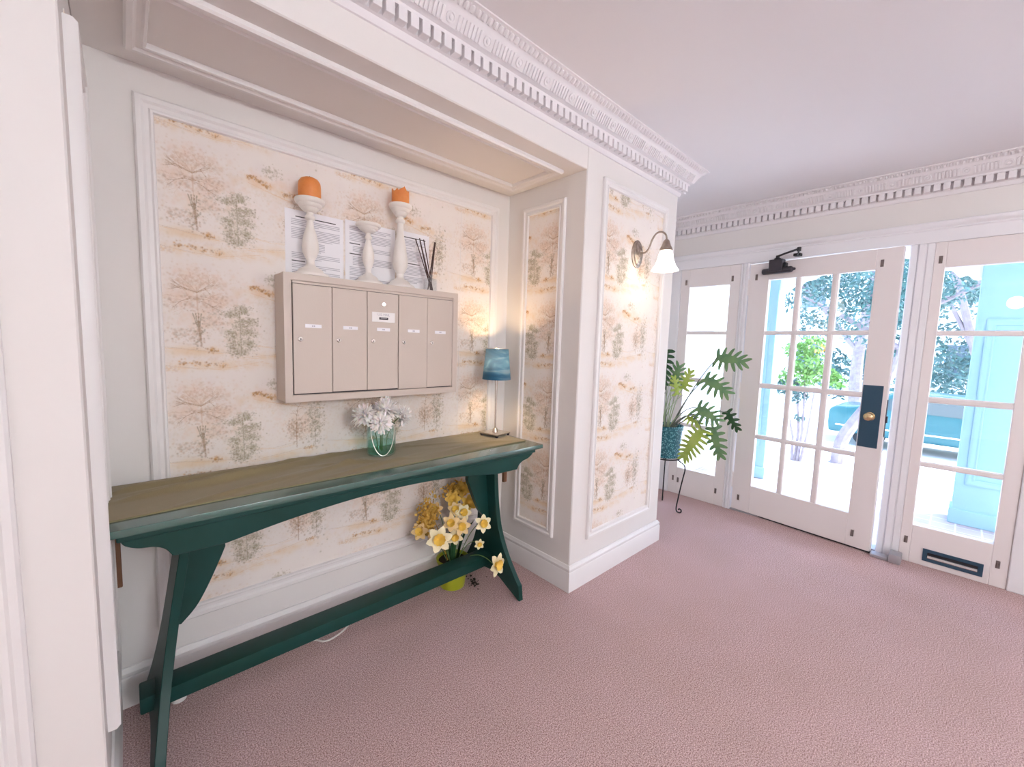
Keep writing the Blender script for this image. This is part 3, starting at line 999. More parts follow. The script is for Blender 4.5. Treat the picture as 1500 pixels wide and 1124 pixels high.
# ------------------------------------------------------------------ velvet runner
def runner():
    nx, ny = 190, 40
    x0, x1 = -1.868, -0.150
    rng = random.Random(3)
    folds = [(rng.uniform(-1.85, -0.9), rng.uniform(0.26, 0.54), rng.uniform(0.14, 0.34), rng.uniform(0.010, 0.022), rng.uniform(0.003, 0.0065), rng.uniform(0.2, 1.1)) for _ in range(9)]
    folds += [(rng.uniform(-0.9, -0.2), rng.uniform(0.26, 0.54), rng.uniform(0.10, 0.24), rng.uniform(0.012, 0.022), rng.uniform(0.002, 0.0045), rng.uniform(-0.8, 0.8)) for _ in range(5)]
    folds += [(-1.72, 0.50, 0.30, 0.013, 0.010, 0.35), (-1.60, 0.42, 0.30, 0.015, 0.009, 0.45), (-1.40, 0.50, 0.30, 0.014, 0.010, 0.35), (-1.06, 0.36, 0.16, 0.014, 0.007, -0.9)]
    top, bot = [], []
    for j in range(ny + 1):
        v = j / ny
        for i in range(nx + 1):
            u = i / nx
            x = x0 + (x1 - x0) * u
            yf = 0.205 + 0.030 * u + 0.006 * math.sin(9 * u)
            yb = 0.578 - 0.004 * math.sin(7 * u)
            y = yf + (yb - yf) * v
            z = TZ + 0.003
            for fx, fy, ln, w, h, sl in folds:
                dx = x - fx
                dy = y - (fy + sl * dx * 0.35)
                z += 1.55 * h * math.exp(-(dx / ln) ** 2 - (dy / w) ** 2)
            edge = min(1.0, min(u, 1 - u) * 30, min(v, 1 - v) * 9)
            z = TZ + 0.003 + (z - TZ - 0.003) * (0.15 + 0.85 * edge)
            flat = min(1.0, max(0.0, math.hypot((x + 0.21) / 0.13, (y - 0.44) / 0.13) - 0.7) * 2, max(0.0, math.hypot((x + 0.932) / 0.09, (y - 0.425) / 0.09) - 0.9) * 2)
            z = TZ + 0.003 + (z - TZ - 0.003) * flat
            top.append((x, y, z + 0.0025))
            bot.append((x, y, TZ + 0.0004))
    n = len(top)
    fs = []
    for j in range(ny):
        for i in range(nx):
            a = j * (nx + 1) + i
            fs.append((a, a + 1, a + nx + 2, a + nx + 1))
            fs.append((n + a, n + a + nx + 1, n + a + nx + 2, n + a + 1))
    for i in range(nx):
        a, b = i, ny * (nx + 1) + i
        fs.append((a, n + a, n + a + 1, a + 1))
        fs.append((b, b + 1, n + b + 1, n + b))
    for j in range(ny):
        a, b = j * (nx + 1), j * (nx + 1) + nx
        fs.append((a, a + nx + 1, n + a + nx + 1, n + a))
        fs.append((b, n + b, n + b + nx + 1, b + nx + 1))
    return MB().add(top + bot, fs).build('table_runner', M['velvet'], smooth=60)


tag(runner(), 'wrinkled olive velvet runner lying along the green table top', 'table runner')
RZ = TZ + 0.0058

# ------------------------------------------------------------------ table lamp
LP = (-0.207, 0.44, RZ)
lamp = thing('table_lamp', 'small table lamp with sea-blue tapered shade at the right end of the green table', 'lamp', LP, math.radians(12))
MB().box(-0.066, 0.066, -0.066, 0.066, 0.012, 0.020).build('base_plate', M['nickel'], lamp, bevel=0.002)
for sx in (-1, 1):
    for sy in (-1, 1):
        MB().lathe([(0.006, 0), (0.008, 0.004), (0.008, 0.012)], 10, (sx * 0.056, sy * 0.056, 0)).build('foot', M['charcoal'], lamp)
MB().lathe([(0.018, 0.020), (0.016, 0.026), (0.014, 0.040), (0.006, 0.046)], 16).build('collar', M['nickel'], lamp)
MB().lathe([(0.005, 0.040), (0.006, 0.20), (0.009, 0.335), (0.009, 0.352)], 12).build('stem', M['chrome'], lamp)
MB().lathe([(0.013, 0.352), (0.013, 0.39), (0.009, 0.394)], 12).build('socket', M['plastic'], lamp)
bulb = emit_mat('warm_bulb', (1.0, 0.72, 0.42), 12)
MB().lathe([(0.008, 0.394), (0.018, 0.42), (0.022, 0.44), (0.016, 0.46), (0, 0.468)], 12).build('bulb', bulb, lamp)
sh = MB().lathe([(0.084, 0.335), (0.066, 0.515)], 32)
sh.f = sh.f[:-2]
shade = sh.build('shade', M['lampshade'], lamp)
sol = shade.modifiers.new('thickness', 'SOLIDIFY')
sol.thickness = 0.0015
ring = MB()
ring.tube([(0.0662 * math.cos(a), 0.0662 * math.sin(a), 0.515) for a in [2 * PI * k / 32 for k in range(33)]], 0.0018, 6)
for k in range(3):
    a = 2 * PI * k / 3
    ring.tube([(0.012 * math.cos(a), 0.012 * math.sin(a), 0.392), (0.065 * math.cos(a), 0.065 * math.sin(a), 0.512)], 0.0012, 5)
ring.build('shade_ring', M['chrome'], lamp)
pl_d = bpy.data.lights.new('table_lamp_light', 'POINT')
pl_d.energy = 11.5
pl_d.color = (1.0, 0.68, 0.36)
pl_d.shadow_soft_size = 0.025
pl_o = bpy.data.objects.new('table_lamp_light', pl_d)
C.objects.link(pl_o)
pl_o.location = (LP[0], LP[1], RZ + 0.445)
pl_o.parent = None

# ------------------------------------------------------------------ mason jar with white flowers
JP = (-0.932, 0.425, RZ)
jar = thing('mason_jar', 'aqua glass jar with wire bail handle holding white flowers on the runner', 'jar', JP, math.radians(-20))
outer = [(0.052, 0.0), (0.062, 0.005), (0.067, 0.018), (0.067, 0.112), (0.062, 0.130), (0.051, 0.143), (0.047, 0.147), (0.047, 0.166), (0.0435, 0.166), (0.0435, 0.145), (0.058, 0.127), (0.062, 0.110), (0.062, 0.020), (0.057, 0.011), (0, 0.011)]
MB().lathe(outer, 32).build('glass_body', M['aqua'], jar)
MB().lathe([(0.059, 0.0120), (0.0615, 0.020), (0.0615, 0.066), (0, 0.066)], 28).build('water', M['water'], jar)
th = MB()
for k in range(3):
    z = 0.149 + k * 0.006
    th.tube([(0.0485 * math.cos(a), 0.0485 * math.sin(a), z) for a in [2 * PI * q / 24 for q in range(25)]], 0.0018, 5)
th.build('neck_thread', M['aqua'], jar)
MB().tube([(0.0515 * math.cos(a), 0.0515 * math.sin(a), 0.145) for a in [2 * PI * q / 24 for q in range(25)]], 0.0014, 6).build('neck_wire', M['wire'], jar)
loop = []
for k in range(25):
    a = PI * k / 24
    loop.append((0.053 * math.cos(a) + 0.002, -0.020 - 0.054 * math.sin(a) ** 0.6, 0.145 - 0.132 * math.sin(a)))
MB().tube(loop, 0.0018, 6).build('bail_handle', M['wire'], jar)


def mum(r, n, seed):
    rng = random.Random(seed)
    m = MB()
    for k in range(n):
        t = (k + 0.5) / n
        th_ = math.acos(1 - 1.35 * t)
        ph = k * 2.39996 + rng.uniform(-0.2, 0.2)
        d = Vector((math.sin(th_) * math.cos(ph), math.sin(th_) * math.sin(ph), math.cos(th_)))
        s = d.cross(Vector((0.1, 0.2, 1))).normalized()
        u = s.cross(d)
        L = r * rng.uniform(0.75, 1.08)
        w = r * 0.12
        a, b, c = d * r * 0.12, d * L * 0.65 + u * r * 0.05, d * L + u * r * rng.uniform(-0.16, 0.16)
        m.add([a - s * w * 0.4, a + s * w * 0.4, b + s * w, c + s * w * 0.45, c - s * w * 0.45, b - s * w, b + u * w * 0.6], [(0, 1, 2, 6), (6, 2, 3), (6, 3, 4), (0, 6, 4, 5)])
    return m


FL = 'white chrysanthemums in the aqua jar'
for i, (dx, dy, dz, r, d, lab) in enumerate((
        (0.020, 0.010, 0.205, 0.055, (0.05, -0.15, 1), 'largest white chrysanthemum standing highest in the middle of the aqua jar'),
        (-0.055, 0.015, 0.190, 0.048, (-0.6, -0.1, 0.8), 'white chrysanthemum leaning out left from the aqua jar'),
        (0.075, 0.0, 0.175, 0.046, (0.9, -0.2, 0.6), 'white chrysanthemum leaning out right from the aqua jar'),
        (-0.020, -0.040, 0.165, 0.040, (-0.3, -0.9, 0.35), 'small white chrysanthemum drooping over the front rim of the aqua jar'),
        (0.010, 0.050, 0.190, 0.042, (0.1, 0.6, 0.9), 'white chrysanthemum behind the others at the back of the aqua jar'))):
    dx, dy, dz, r = dx * 1.28, dy * 1.25, dz * 1.0 - 0.002, r * 1.05
    base = Vector((JP[0] + dx, JP[1] + dy, JP[2] + dz))
    o = mum(r * 1.25, 130, i).build('chrysanthemum', M['petalwhite'], smooth=0)
    o.matrix_world = aim(base, d, i)
    tag(o, lab, 'flower', FL)
    inv = o.matrix_world.inverted()
    bot = Vector((JP[0] + dx * 0.25, JP[1] + dy * 0.25, JP[2] + 0.02))
    mid = Vector((JP[0] + dx * 0.2, JP[1] + dy * 0.2, JP[2] + 0.13))
    MB().tube([inv @ p for p in bez(bot, mid, base, 6)], 0.0022, 6).build('stem', M['stem'], o)
    lf = MB()
    for k in range(3):
        p = mid.lerp(base, 0.35 + 0.12 * k)
        a = i * 1.3 + k * 2.1
        e = p + Vector((math.cos(a) * 0.03, math.sin(a) * 0.03, -0.004))
        s = Vector((-math.sin(a), math.cos(a), 0)) * 0.007
        lf.add([inv @ p, inv @ (p.lerp(e, 0.5) + s), inv @ e, inv @ (p.lerp(e, 0.5) - s)], [(0, 1, 2, 3)])
    lf.build('leaf', M['stemdark'], o, smooth=0)

# ------------------------------------------------------------------ wall mailbox unit
MX0, MX1, MZ0, MZ1, MY0 = -1.332, -0.478, 1.128, 1.662, 0.462
BP = ((MX0 + MX1) / 2, YB - 0.004, MZ0)
mb = thing('mailbox_unit', 'beige metal wall mailbox unit with five narrow locking doors above the table', 'mailbox', BP)
body = MB()
body.box(MX0, MX1, MY0 + 0.02, YB - 0.004, MZ0, MZ1)
body.build('body', M['mailbox'], mb, bevel=0.002, off=BP)
MB().frame((MX0, MZ0, MX1, MZ1), [(0, 0), (0.0, 0.020), (0.026, 0.020), (0.030, 0.017), (0.030, 0.0)], lambda a, b, h: (a, MY0 + 0.02 - h, b)).build('front_frame', M['mailbox'], mb, off=BP)
MB().box(MX0 + 0.030, MX1 - 0.030, MY0 + 0.016, MY0 + 0.0195, MZ0 + 0.030, MZ1 - 0.030).build('door_recess', M['inkdark'], mb, off=BP, smooth=0)
edges = [-1.2985, -1.1400, -0.9820, -0.8250, -0.6645, -0.5080]


def cam_lock(parent, x, z, y, off):
    l = MB().lathe([(0.0105, 0), (0.0105, 0.003), (0.0085, 0.0045), (0.0085, 0.006), (0, 0.006)], 16).build('lock', M['chrome'], parent)
    l.matrix_local = Matrix.Translation((x - off[0], y - off[1], z - off[2])) @ Euler((PI / 2, 0, 0)).to_matrix().to_4x4()
    k = MB().box(-0.0015, 0.0015, -0.0055, 0.0035, 0.006, 0.0064).build('keyhole', M['inkdark'], l, smooth=0)
    return l


MB().box(-1.2985, -0.5080, MY0 + 0.005, MY0 + 0.012, 1.6225, 1.6315).build('hinge_bar', M['mailbox'], mb, off=BP)
for i in range(5):
    a, b = edges[i] + 0.0012, edges[i + 1] - 0.0012
    zt = 1.6205
    zb = (1.163, 1.165, 1.165, 1.161, 1.163)[i]
    d = MB().box(a, b, MY0 + 0.004 - (0.003 if i == 3 else 0), MY0 + 0.014, zb, zt).build('mailbox_door', M['mailbox'], mb, bevel=0.0015, off=BP)
    yy = MY0 + 0.004 - (0.003 if i == 3 else 0)
    cam_lock(d, a + 0.027, 1.394, yy, BP)
    xc = (a + b) / 2 + 0.001
    s = MB().box(xc - 0.033, xc + 0.033, yy - 0.0012, yy, 1.442, 1.457).build('name_strip', M['paper'], d, off=BP, smooth=0)
    MB().box(xc - 0.006, xc - 0.001, yy - 0.0016, yy - 0.0012, 1.4465, 1.4525).box(xc + 0.001, xc + 0.006, yy - 0.0016, yy - 0.0012, 1.4465, 1.4525).build('printed_mark', M['ink'], d, off=BP, smooth=0)
    if i == 2:
        cam_lock(d, -0.903, 1.568, yy, BP)
        MB().box(-0.960, -0.845, yy - 0.0018, yy, 1.484, 1.530).build('mail_plate', M['plastic'], d, bevel=0.0006, off=BP)
        text('plate_lettering', 'U.S. MAIL', 0.0150, M['ink'], d, (-0.9025 - BP[0], yy - 0.0021 - BP[1], 1.5185 - BP[2]), (PI / 2, 0, 0), 0.0002)
        MB().box(-0.925, -0.880, yy - 0.0032, yy - 0.0018, 1.4955, 1.5065).build('plate_window', M['inkdark'], d, bevel=0.0006, off=BP)
        MB().box(-0.918, -0.886, yy - 0.0036, yy - 0.0032, 1.5015, 1.5050).build('plate_window_glint', M['steel'], d, off=BP, smooth=0)

# ------------------------------------------------------------------ candle holders, candles
def holder(x, y, label, prof):
    o = MB().lathe(prof, 32).build('candle_holder', M['ceramic'], smooth=50)
    o.location = (x, y, MZ1 + 0.0005)
    return tag(o, label, 'candle holder', 'turned white candle holders on the mailbox')


def spin(h, rb, rbelly, rneck, rcup, zc):
    """turned baluster: stepped foot, round belly, long neck, ring and dished cup"""
    p = [(rb, 0), (rb, 0.006), (rb * 0.94, 0.012), (rb * 0.72, 0.018), (rb * 0.66, 0.028), (rb * 0.50, 0.036), (rb * 0.30, 0.044), (rneck * 0.95, 0.056), (rneck * 1.08, 0.062), (rneck * 0.95, 0.068)]
    p += [(rbelly * 0.72, 0.085), (rbelly * 0.95, 0.105), (rbelly, 0.125), (rbelly * 0.92, 0.150), (rbelly * 0.74, 0.150 + (zc - 0.15) * 0.30), (rneck * 1.02, 0.15 + (zc - 0.15) * 0.58), (rneck * 0.82, 0.15 + (zc - 0.15) * 0.82)]
    p += [(rneck * 0.80, zc - 0.012), (rneck * 1.25, zc - 0.007), (rneck * 1.32, zc), (rneck * 1.15, zc + 0.006), (rneck * 0.86, zc + 0.010), (rneck * 0.86, zc + 0.020)]
    c = h - zc - 0.020
    p += [(rneck * 1.35, zc + 0.022), (rcup * 0.50, zc + 0.020 + c * 0.16), (rcup * 0.60, zc + 0.020 + c * 0.28), (rcup * 0.61, zc + 0.020 + c * 0.34), (rcup * 0.70, zc + 0.020 + c * 0.38), (rcup * 0.80, zc + 0.020 + c * 0.56),
          (rcup * 0.81, zc + 0.020 + c * 0.62), (rcup * 0.92, zc + 0.020 + c * 0.66), (rcup * 0.98, zc + 0.020 + c * 0.78), (rcup, zc + 0.020 + c * 0.88), (rcup * 0.97, h), (rcup * 0.88, h - 0.001), (0, h - 0.003)]
    return p


H1, H2, H3 = 0.322, 0.276, 0.402
holder(-1.207, 0.528, 'white turned candle holder with domed orange candle at left of the three on the mailbox', spin(H1, 0.074, 0.034, 0.016, 0.060, 0.248))
holder(-0.948, 0.532, 'short empty white turned candle holder between the two taller ones on the mailbox', spin(H2, 0.067, 0.027, 0.013, 0.058, 0.215))
holder(-0.785, 0.530, 'tallest white turned candle holder with burnt-down orange candle near the diffuser reeds', spin(H3, 0.073, 0.038, 0.018, 0.056, 0.325))
c1 = MB().lathe([(0.043, 0), (0.0445, 0.004), (0.0445, 0.055), (0.042, 0.072), (0.034, 0.084), (0.020, 0.091), (0, 0.093)], 28).build('candle', M['wax'], smooth=60)
c1.location = (-1.207, 0.528, MZ1 + H1 - 0.002)
tag(c1, 'orange dome-topped pillar candle on the left white candle holder', 'candle', 'orange pillar candles')
MB().tube([(0, 0, 0.092), (0.001, 0, 0.099)], 0.001, 5).build('wick', M['wick'], c1)
# the burnt candle: a thin irregular wall of wax round a hollow
nb = 36
vs, fs = [], []
rng = random.Random(11)
for k in range(nb):
    a = 2 * PI * k / nb
    h = 0.060 + 0.014 * max(0, math.sin(a * 3 + 0.6)) + 0.010 * max(0, math.sin(a * 7)) + rng.uniform(-0.003, 0.003)
    ca, sa = math.cos(a), math.sin(a)
    vs += [(0.042 * ca, 0.042 * sa, 0), (0.042 * ca, 0.042 * sa, h * 0.55), (0.0415 * ca, 0.0415 * sa, h), (0.036 * ca, 0.036 * sa, h - 0.002), (0.033 * ca, 0.033 * sa, 0.042), (0.001 * ca, 0.001 * sa, 0.040)]
for k in range(nb):
    l = (k + 1) % nb
    for q in range(5):
        fs.append((k * 6 + q, l * 6 + q, l * 6 + q + 1, k * 6 + q + 1))
fs.append(tuple(k * 6 for k in reversed(range(nb))))
c2 = MB().add(vs, fs).build('candle', M['wax'], smooth=60)
c2.location = (-0.785, 0.530, MZ1 + H3 - 0.002)
tag(c2, 'burnt-down orange candle with ragged rim on the tallest white candle holder', 'candle', 'orange pillar candles')
MB().tube([(0, 0, 0.040), (0.001, 0, 0.052)], 0.001, 5).build('wick', M['wick'], c2)

# ------------------------------------------------------------------ notices on the wall behind
def notice(x0, x1, z1, label, rows, seed):
    rng = random.Random(seed)
    z0 = 1.64
    o = MB().box(x0, x1, YB - 0.0045, YB - 0.0035, z0, z1).build('notice_sheet', M['paper'], smooth=0)
    tag(o, label, 'notice', 'printed notices behind the candle holders')
    w = x1 - x0
    heavy, light = MB(), MB()
    z = z1 - 0.025
    for kind, a, b, n in rows:
        for k in range(n):
            e = b if k < n - 1 or kind == 'h' else a + (b - a) * rng.uniform(0.5, 0.9)
            (heavy if kind == 'h' else light).box(x0 + w * a, x0 + w * e, YB - 0.0049, YB - 0.0045, z - (0.0042 if kind == 'h' else 0.0030), z)
            z -= 0.0072
        z -= 0.006
    heavy.build('heading_lines', M['inkdark'], o, smooth=0)['kind'] = 'stuff'
    light.build('text_lines', M['ink'], o, smooth=0)['kind'] = 'stuff'
    return o


R1 = [('h', 0.17, 0.86, 1), ('l', 0.1, 0.93, 4), ('l', 0.1, 0.93, 7), ('l', 0.30, 0.66, 6), ('l', 0.1, 0.93, 4), ('h', 0.1, 0.32, 1), ('l', 0.1, 0.93, 3), ('l', 0.1, 0.93, 5)]
R2 = [('l', 0.08, 0.9, 3), ('l', 0.08, 0.9, 6), ('h', 0.08, 0.28, 1), ('l', 0.14, 0.9, 4), ('h', 0.08, 0.3, 1), ('l', 0.14, 0.92, 6), ('l', 0.08, 0.40, 6), ('l', 0.08, 0.9, 4)]
R3 = [('h', 0.08, 0.88, 1), ('l', 0.08, 0.88, 5), ('l', 0.08, 0.6, 1), ('l', 0.08, 0.9, 8), ('h', 0.1, 0.7, 1), ('l', 0.08, 0.9, 7), ('l', 0.1, 0.8, 5)]
notice(-1.288, -1.040, 1.949, 'leftmost printed white notice sheet with black heading on the wallpaper above the mailbox', R1, 1)
notice(-1.032, -0.778, 1.956, 'middle printed white notice sheet behind the short empty candle holder', R2, 2)
notice(-0.770, -0.580, 1.962, 'rightmost printed white notice sheet behind the tall holder and diffuser reeds', R3, 3)

# ------------------------------------------------------------------ reed diffuser
DP = (-0.612, 0.528, MZ1 + 0.0005)
rd = thing('reed_diffuser', 'small clear glass reed diffuser with dark crossing reeds at right end of mailbox', 'diffuser', DP)
MB().frame((-0.026, -0.026, 0.026, 0.026), [(0, 0), (0, 0.062), (0.004, 0.066), (0.012, 0.068), (0.012, 0.062), (0.004, 0.058), (0.003, 0.004), (0.003, 0)], lambda a, b, h: (a, b, h)).build('bottle', M['clear'], rd)
MB().lathe([(0.013, 0.062), (0.013, 0.080), (0.016, 0.081), (0.016, 0.086), (0.011, 0.086), (0.011, 0.062)], 14).build('bottle_neck', M['clear'], rd)
for (ax, ay, bx, by, h) in ((0.014, 0.006, -0.078, 0.02, 0.262), (0.010, -0.004, -0.060, 0.01, 0.266), (0.016, 0.0, -0.054, -0.02, 0.256), (0.012, 0.012, -0.066, -0.004, 0.250), (-0.014, 0.0, 0.030, 0.01, 0.262), (-0.010, 0.006, 0.022, -0.012, 0.256), (-0.006, -0.01, 0.027, 0.0, 0.245)):
    MB().tube([(ax, ay, 0.006), (bx, by, h)], 0.0026, 6).build('reed', M['reed'], rd)

# ------------------------------------------------------------------ wall sconce
SX, SZ = 0.517, 1.972
sc = thing('wall_sconce', 'lit wall sconce with white bell glass shade on the papered pier', 'wall lamp', (SX, -0.0025, SZ))
bk = MB().lathe([(0.060, 0), (0.060, 0.006), (0.054, 0.010), (0.050, 0.010), (0.046, 0.016), (0.030, 0.022), (0.018, 0.024), (0.014, 0.030), (0, 0.030)], 28, sx=1.0, sy=1.38)
o = bk.build('backplate', M['bronze'], sc)
o.rotation_euler = (PI / 2, 0, 0)
arm = smooth_poly([(0, -0.026, 0.006), (0.004, -0.055, 0.004), (0.006, -0.078, 0.030), (0.008, -0.094, 0.075), (0.012, -0.118, 0.108), (0.018, -0.148, 0.112), (0.024, -0.170, 0.094), (0.026, -0.176, 0.066)], 5)
MB().tube(arm, 0.0055, 10).build('curved_arm', M['bronze'], sc)
MB().lathe([(0.010, 0.066), (0.018, 0.056), (0.026, 0.030), (0.036, 0.014), (0.038, 0.002), (0.034, 0.0), (0.0, 0.004)], 24, (0.026, -0.176, 0)).build('fitter_cup', M['bronze'], sc)
gs = MB().lathe([(0.034, 0.002), (0.040, -0.020), (0.047, -0.052), (0.058, -0.082), (0.074, -0.106), (0.079, -0.112), (0.076, -0.112), (0.055, -0.083), (0.044, -0.052), (0.037, -0.02), (0.031, 0.0)], 32, (0.026, -0.176, 0))
gs.f = [f for f in gs.f if len(f) == 4]
gs.build('glass_shade', M['shadeglass'], sc)
sl_d = bpy.data.lights.new('sconce_light', 'POINT')
sl_d.energy = 0.4
sl_d.color = (1.0, 0.74, 0.42)
sl_d.shadow_soft_size = 0.03
sl_o = bpy.data.objects.new('sconce_light', sl_d)
C.objects.link(sl_o)
sl_o.location = (SX + 0.026, -0.18, SZ - 0.150)

# ------------------------------------------------------------------ potted daffodils under the table
PP = (-0.470, 0.475, 0.0)
dp = thing('potted_daffodils', 'lime green pot of artificial yellow and cream daffodils under the table', 'potted flowers', PP)
MB().lathe([(0.066, 0), (0.070, 0.004), (0.088, 0.150), (0.094, 0.152), (0.095, 0.166), (0.088, 0.168), (0.083, 0.150), (0, 0.150)], 28).build('pot', M['limepot'], dp)
MB().lathe([(0.083, 0.150), (0.04, 0.158), (0, 0.156)], 20).build('soil', M['soil'], dp)


def petal_mesh(L, w, nm, material, parent):
    m = MB()
    pts = [(0.1, 0.25), (0.35, 0.8), (0.6, 1.0), (0.85, 0.65), (1.0, 0.08)]
    vs, fs = [], []
    for t, ww in pts:
        z = 0.10 * L * math.sin(t * 2.6)
        vs += [(t * L, -ww * w / 2, z + 0.05 * L * ww), (t * L, 0, z), (t * L, ww * w / 2, z + 0.05 * L * ww)]
    for i in range(len(pts) - 1):
        for k in range(2):
            fs.append((i * 3 + k, i * 3 + k + 1, i * 3 + k + 4, i * 3 + k + 3))
    return m.add(vs, fs).build(nm, material, parent, smooth=60)


def trumpet_mesh(r, h, material, parent):
    n = 20
    vs, fs = [], []
    prof = [(0.35, 0.0), (0.55, 0.3), (0.7, 0.7), (1.0, 1.0), (0.62, 0.68), (0.4, 0.3), (0.01, 0.12)]
    for q, (a, b) in enumerate(prof):
        for k in range(n):
            an = 2 * PI * k / n
            rr = r * a * (1 + (0.14 * (k % 2) if q == 3 else 0))
            vs.append((rr * math.cos(an), rr * math.sin(an), b * h))
    for q in range(len(prof) - 1):
        for k in range(n):
            l = (k + 1) % n
            fs.append((q * n + k, q * n + l, (q + 1) * n + l, (q + 1) * n + k))
    return MB().add(vs, fs).build('trumpet', material, parent, smooth=60)


PROTO = {}


def daffodil(pos, facing, size, kind, roll=0.0):
    pos = Vector(pos) - Vector(PP)
    f = Vector(facing).normalized()
    back = pos - f * size * 0.35
    root = Vector((pos.x * 0.18, pos.y * 0.18, 0.154))
    mid = root.lerp(back, 0.55) + Vector((0, 0, max(0.09, 0.35 * (back.z - root.z))))
    size *= 1.15
    st = MB().tube(bez(root, mid, back, 7) + [pos], [0.0024] * 8 + [0.004], 6).build('daffodil', M['stem'], dp)
    mats = {'pale': (M['daffpale'], M['daffyellow']), 'warm': (M['daffwarm'], M['daffyellow']), 'yellow': (M['daffyellow'], M['daffyellow'])}[kind]
    X = aim(pos, f, roll)
    Ssc = Matrix.Scale(size, 4)
    for k in range(6):
        key = ('petal', kind)
        if key not in PROTO:
            PROTO[key] = petal_mesh(1.0, 0.62, 'petal', mats[0], st)
            o = PROTO[key]
        else:
            o = copy_of(PROTO[key], st)
        o.parent = st
        o.matrix_local = X @ Matrix.Rotation(k * PI / 3, 4, 'Z') @ Matrix.Rotation(-0.12 - 0.1 * (k % 2), 4, 'Y') @ Ssc
    key = ('trumpet', kind)
    if key not in PROTO:
        PROTO[key] = trumpet_mesh(0.40, 0.48, mats[1], st)
        o = PROTO[key]
    else:
        o = copy_of(PROTO[key], st)
    o.parent = st
    o.matrix_local = X @ Ssc
    return st


CAMV = Vector((-1.81, -1.42, 1.4))


def towards(p, up=0.0, side=0.0):
    d = (CAMV - Vector(p)).normalized()
    return (d.x + side, d.y, d.z * 0.6 + up)


for p, up, side, s, kind, r in (
        ((-0.642, 0.36, 0.371), 0.0, 0.1, 0.062, 'pale', 0.2), ((-0.539, 0.40, 0.418), 0.1, -0.1, 0.044, 'warm', 0.5), ((-0.484, 0.38, 0.389), 0.0, 0.2, 0.046, 'warm', 0.1),
        ((-0.392, 0.31, 0.404), 0.0, 0.4, 0.046, 'pale', 0.4), ((-0.372, 0.215, 0.20), -0.2, 0.7, 0.058, 'pale', 0.0), ((-0.390, 0.45, 0.475), 0.2, 0.4, 0.045, 'yellow', 0.3),
        ((-0.439, 0.43, 0.440), 0.1, 0.3, 0.044, 'pale', 0.9), ((-0.682, 0.48, 0.383), 0.1, -0.5, 0.044, 'warm', 0.2), ((-0.40, 0.50, 0.545), 0.4, 0.0, 0.042, 'yellow', 0.6),
        ((-0.458, 0.50, 0.503), 0.2, -0.2, 0.043, 'yellow', 0.1), ((-0.514, 0.40, 0.335), -0.3, 0.1, 0.044, 'pale', 0.7), ((-0.385, 0.345, 0.27), -0.2, 0.3, 0.028, 'pale', 0.3),
        ((-0.615, 0.44, 0.33), 0.0, -0.3, 0.040, 'warm', 0.5), ((-0.56, 0.52, 0.46), 0.3, -0.4, 0.038, 'warm', 0.3), ((-0.47, 0.46, 0.455), 0.3, 0.0, 0.040, 'warm', 0.8)):
    daffodil(p, towards(p, up, side), s, kind, r)


def fluff(cx, cy, cz, rx, rz_, n, seed):
    rng = random.Random(seed)
    m = MB()
    base = Vector((cx, cy, cz)) - Vector(PP)
    for k in range(n):
        p = base + Vector((rng.gauss(0, rx), rng.gauss(0, rx * 0.5), rng.gauss(0, rz_)))
        d = Vector((rng.uniform(-1, 1), rng.uniform(-1, 1), rng.uniform(-1, 1))).normalized()
        s = d.orthogonal().normalized()
        L, w = rng.uniform(0.014, 0.030), rng.uniform(0.005, 0.009)
        m.add([p - d * L * 0.5, p + s * w, p + d * L * 0.5, p - s * w], [(0, 1, 2, 3)])
    for k in range(5):
        e = base + Vector((rng.gauss(0, rx * 0.6), 0, rng.gauss(0, rz_ * 0.6)))
        m.tube(bez((base.x * 0.2, base.y * 0.2, 0.154), (base.x * 0.5, base.y * 0.4, base.z * 0.7), e, 5), 0.0018, 4)
    o = m.build('goldenrod_spray', M['gold'], dp, smooth=0)
    o['kind'] = 'stuff'
    return o


fluff(-0.630, 0.49, 0.44, 0.027, 0.045, 620, 1)
fluff(-0.40, 0.53, 0.545, 0.046, 0.018, 480, 2)
# strap leaves
rng = random.Random(4)
for k in range(11):
    a = rng.uniform(0, 2 * PI)
    r = rng.uniform(0.03, 0.11)
    top = Vector((math.cos(a) * r + 0.02, math.sin(a) * r * 0.7 - 0.02, rng.uniform(0.26, 0.40)))
    path = bez((math.cos(a) * 0.025, math.sin(a) * 0.025, 0.154), (math.cos(a) * 0.04, math.sin(a) * 0.04, 0.30), top, 7)
    vs, fs = [], []
    s = Vector((-math.sin(a + 0.6), math.cos(a + 0.6), 0))
    for i, p in enumerate(path):
        w = 0.009 * (1 - (i / 7) ** 2.5) + 0.001
        vs += [p - s * w, p + s * w]
    fs = [(2 * i, 2 * i + 1, 2 * i + 3, 2 * i + 2) for i in range(7)]
    MB().add(vs, fs).build('strap_leaf', M['leafdark'], dp, smooth=60)

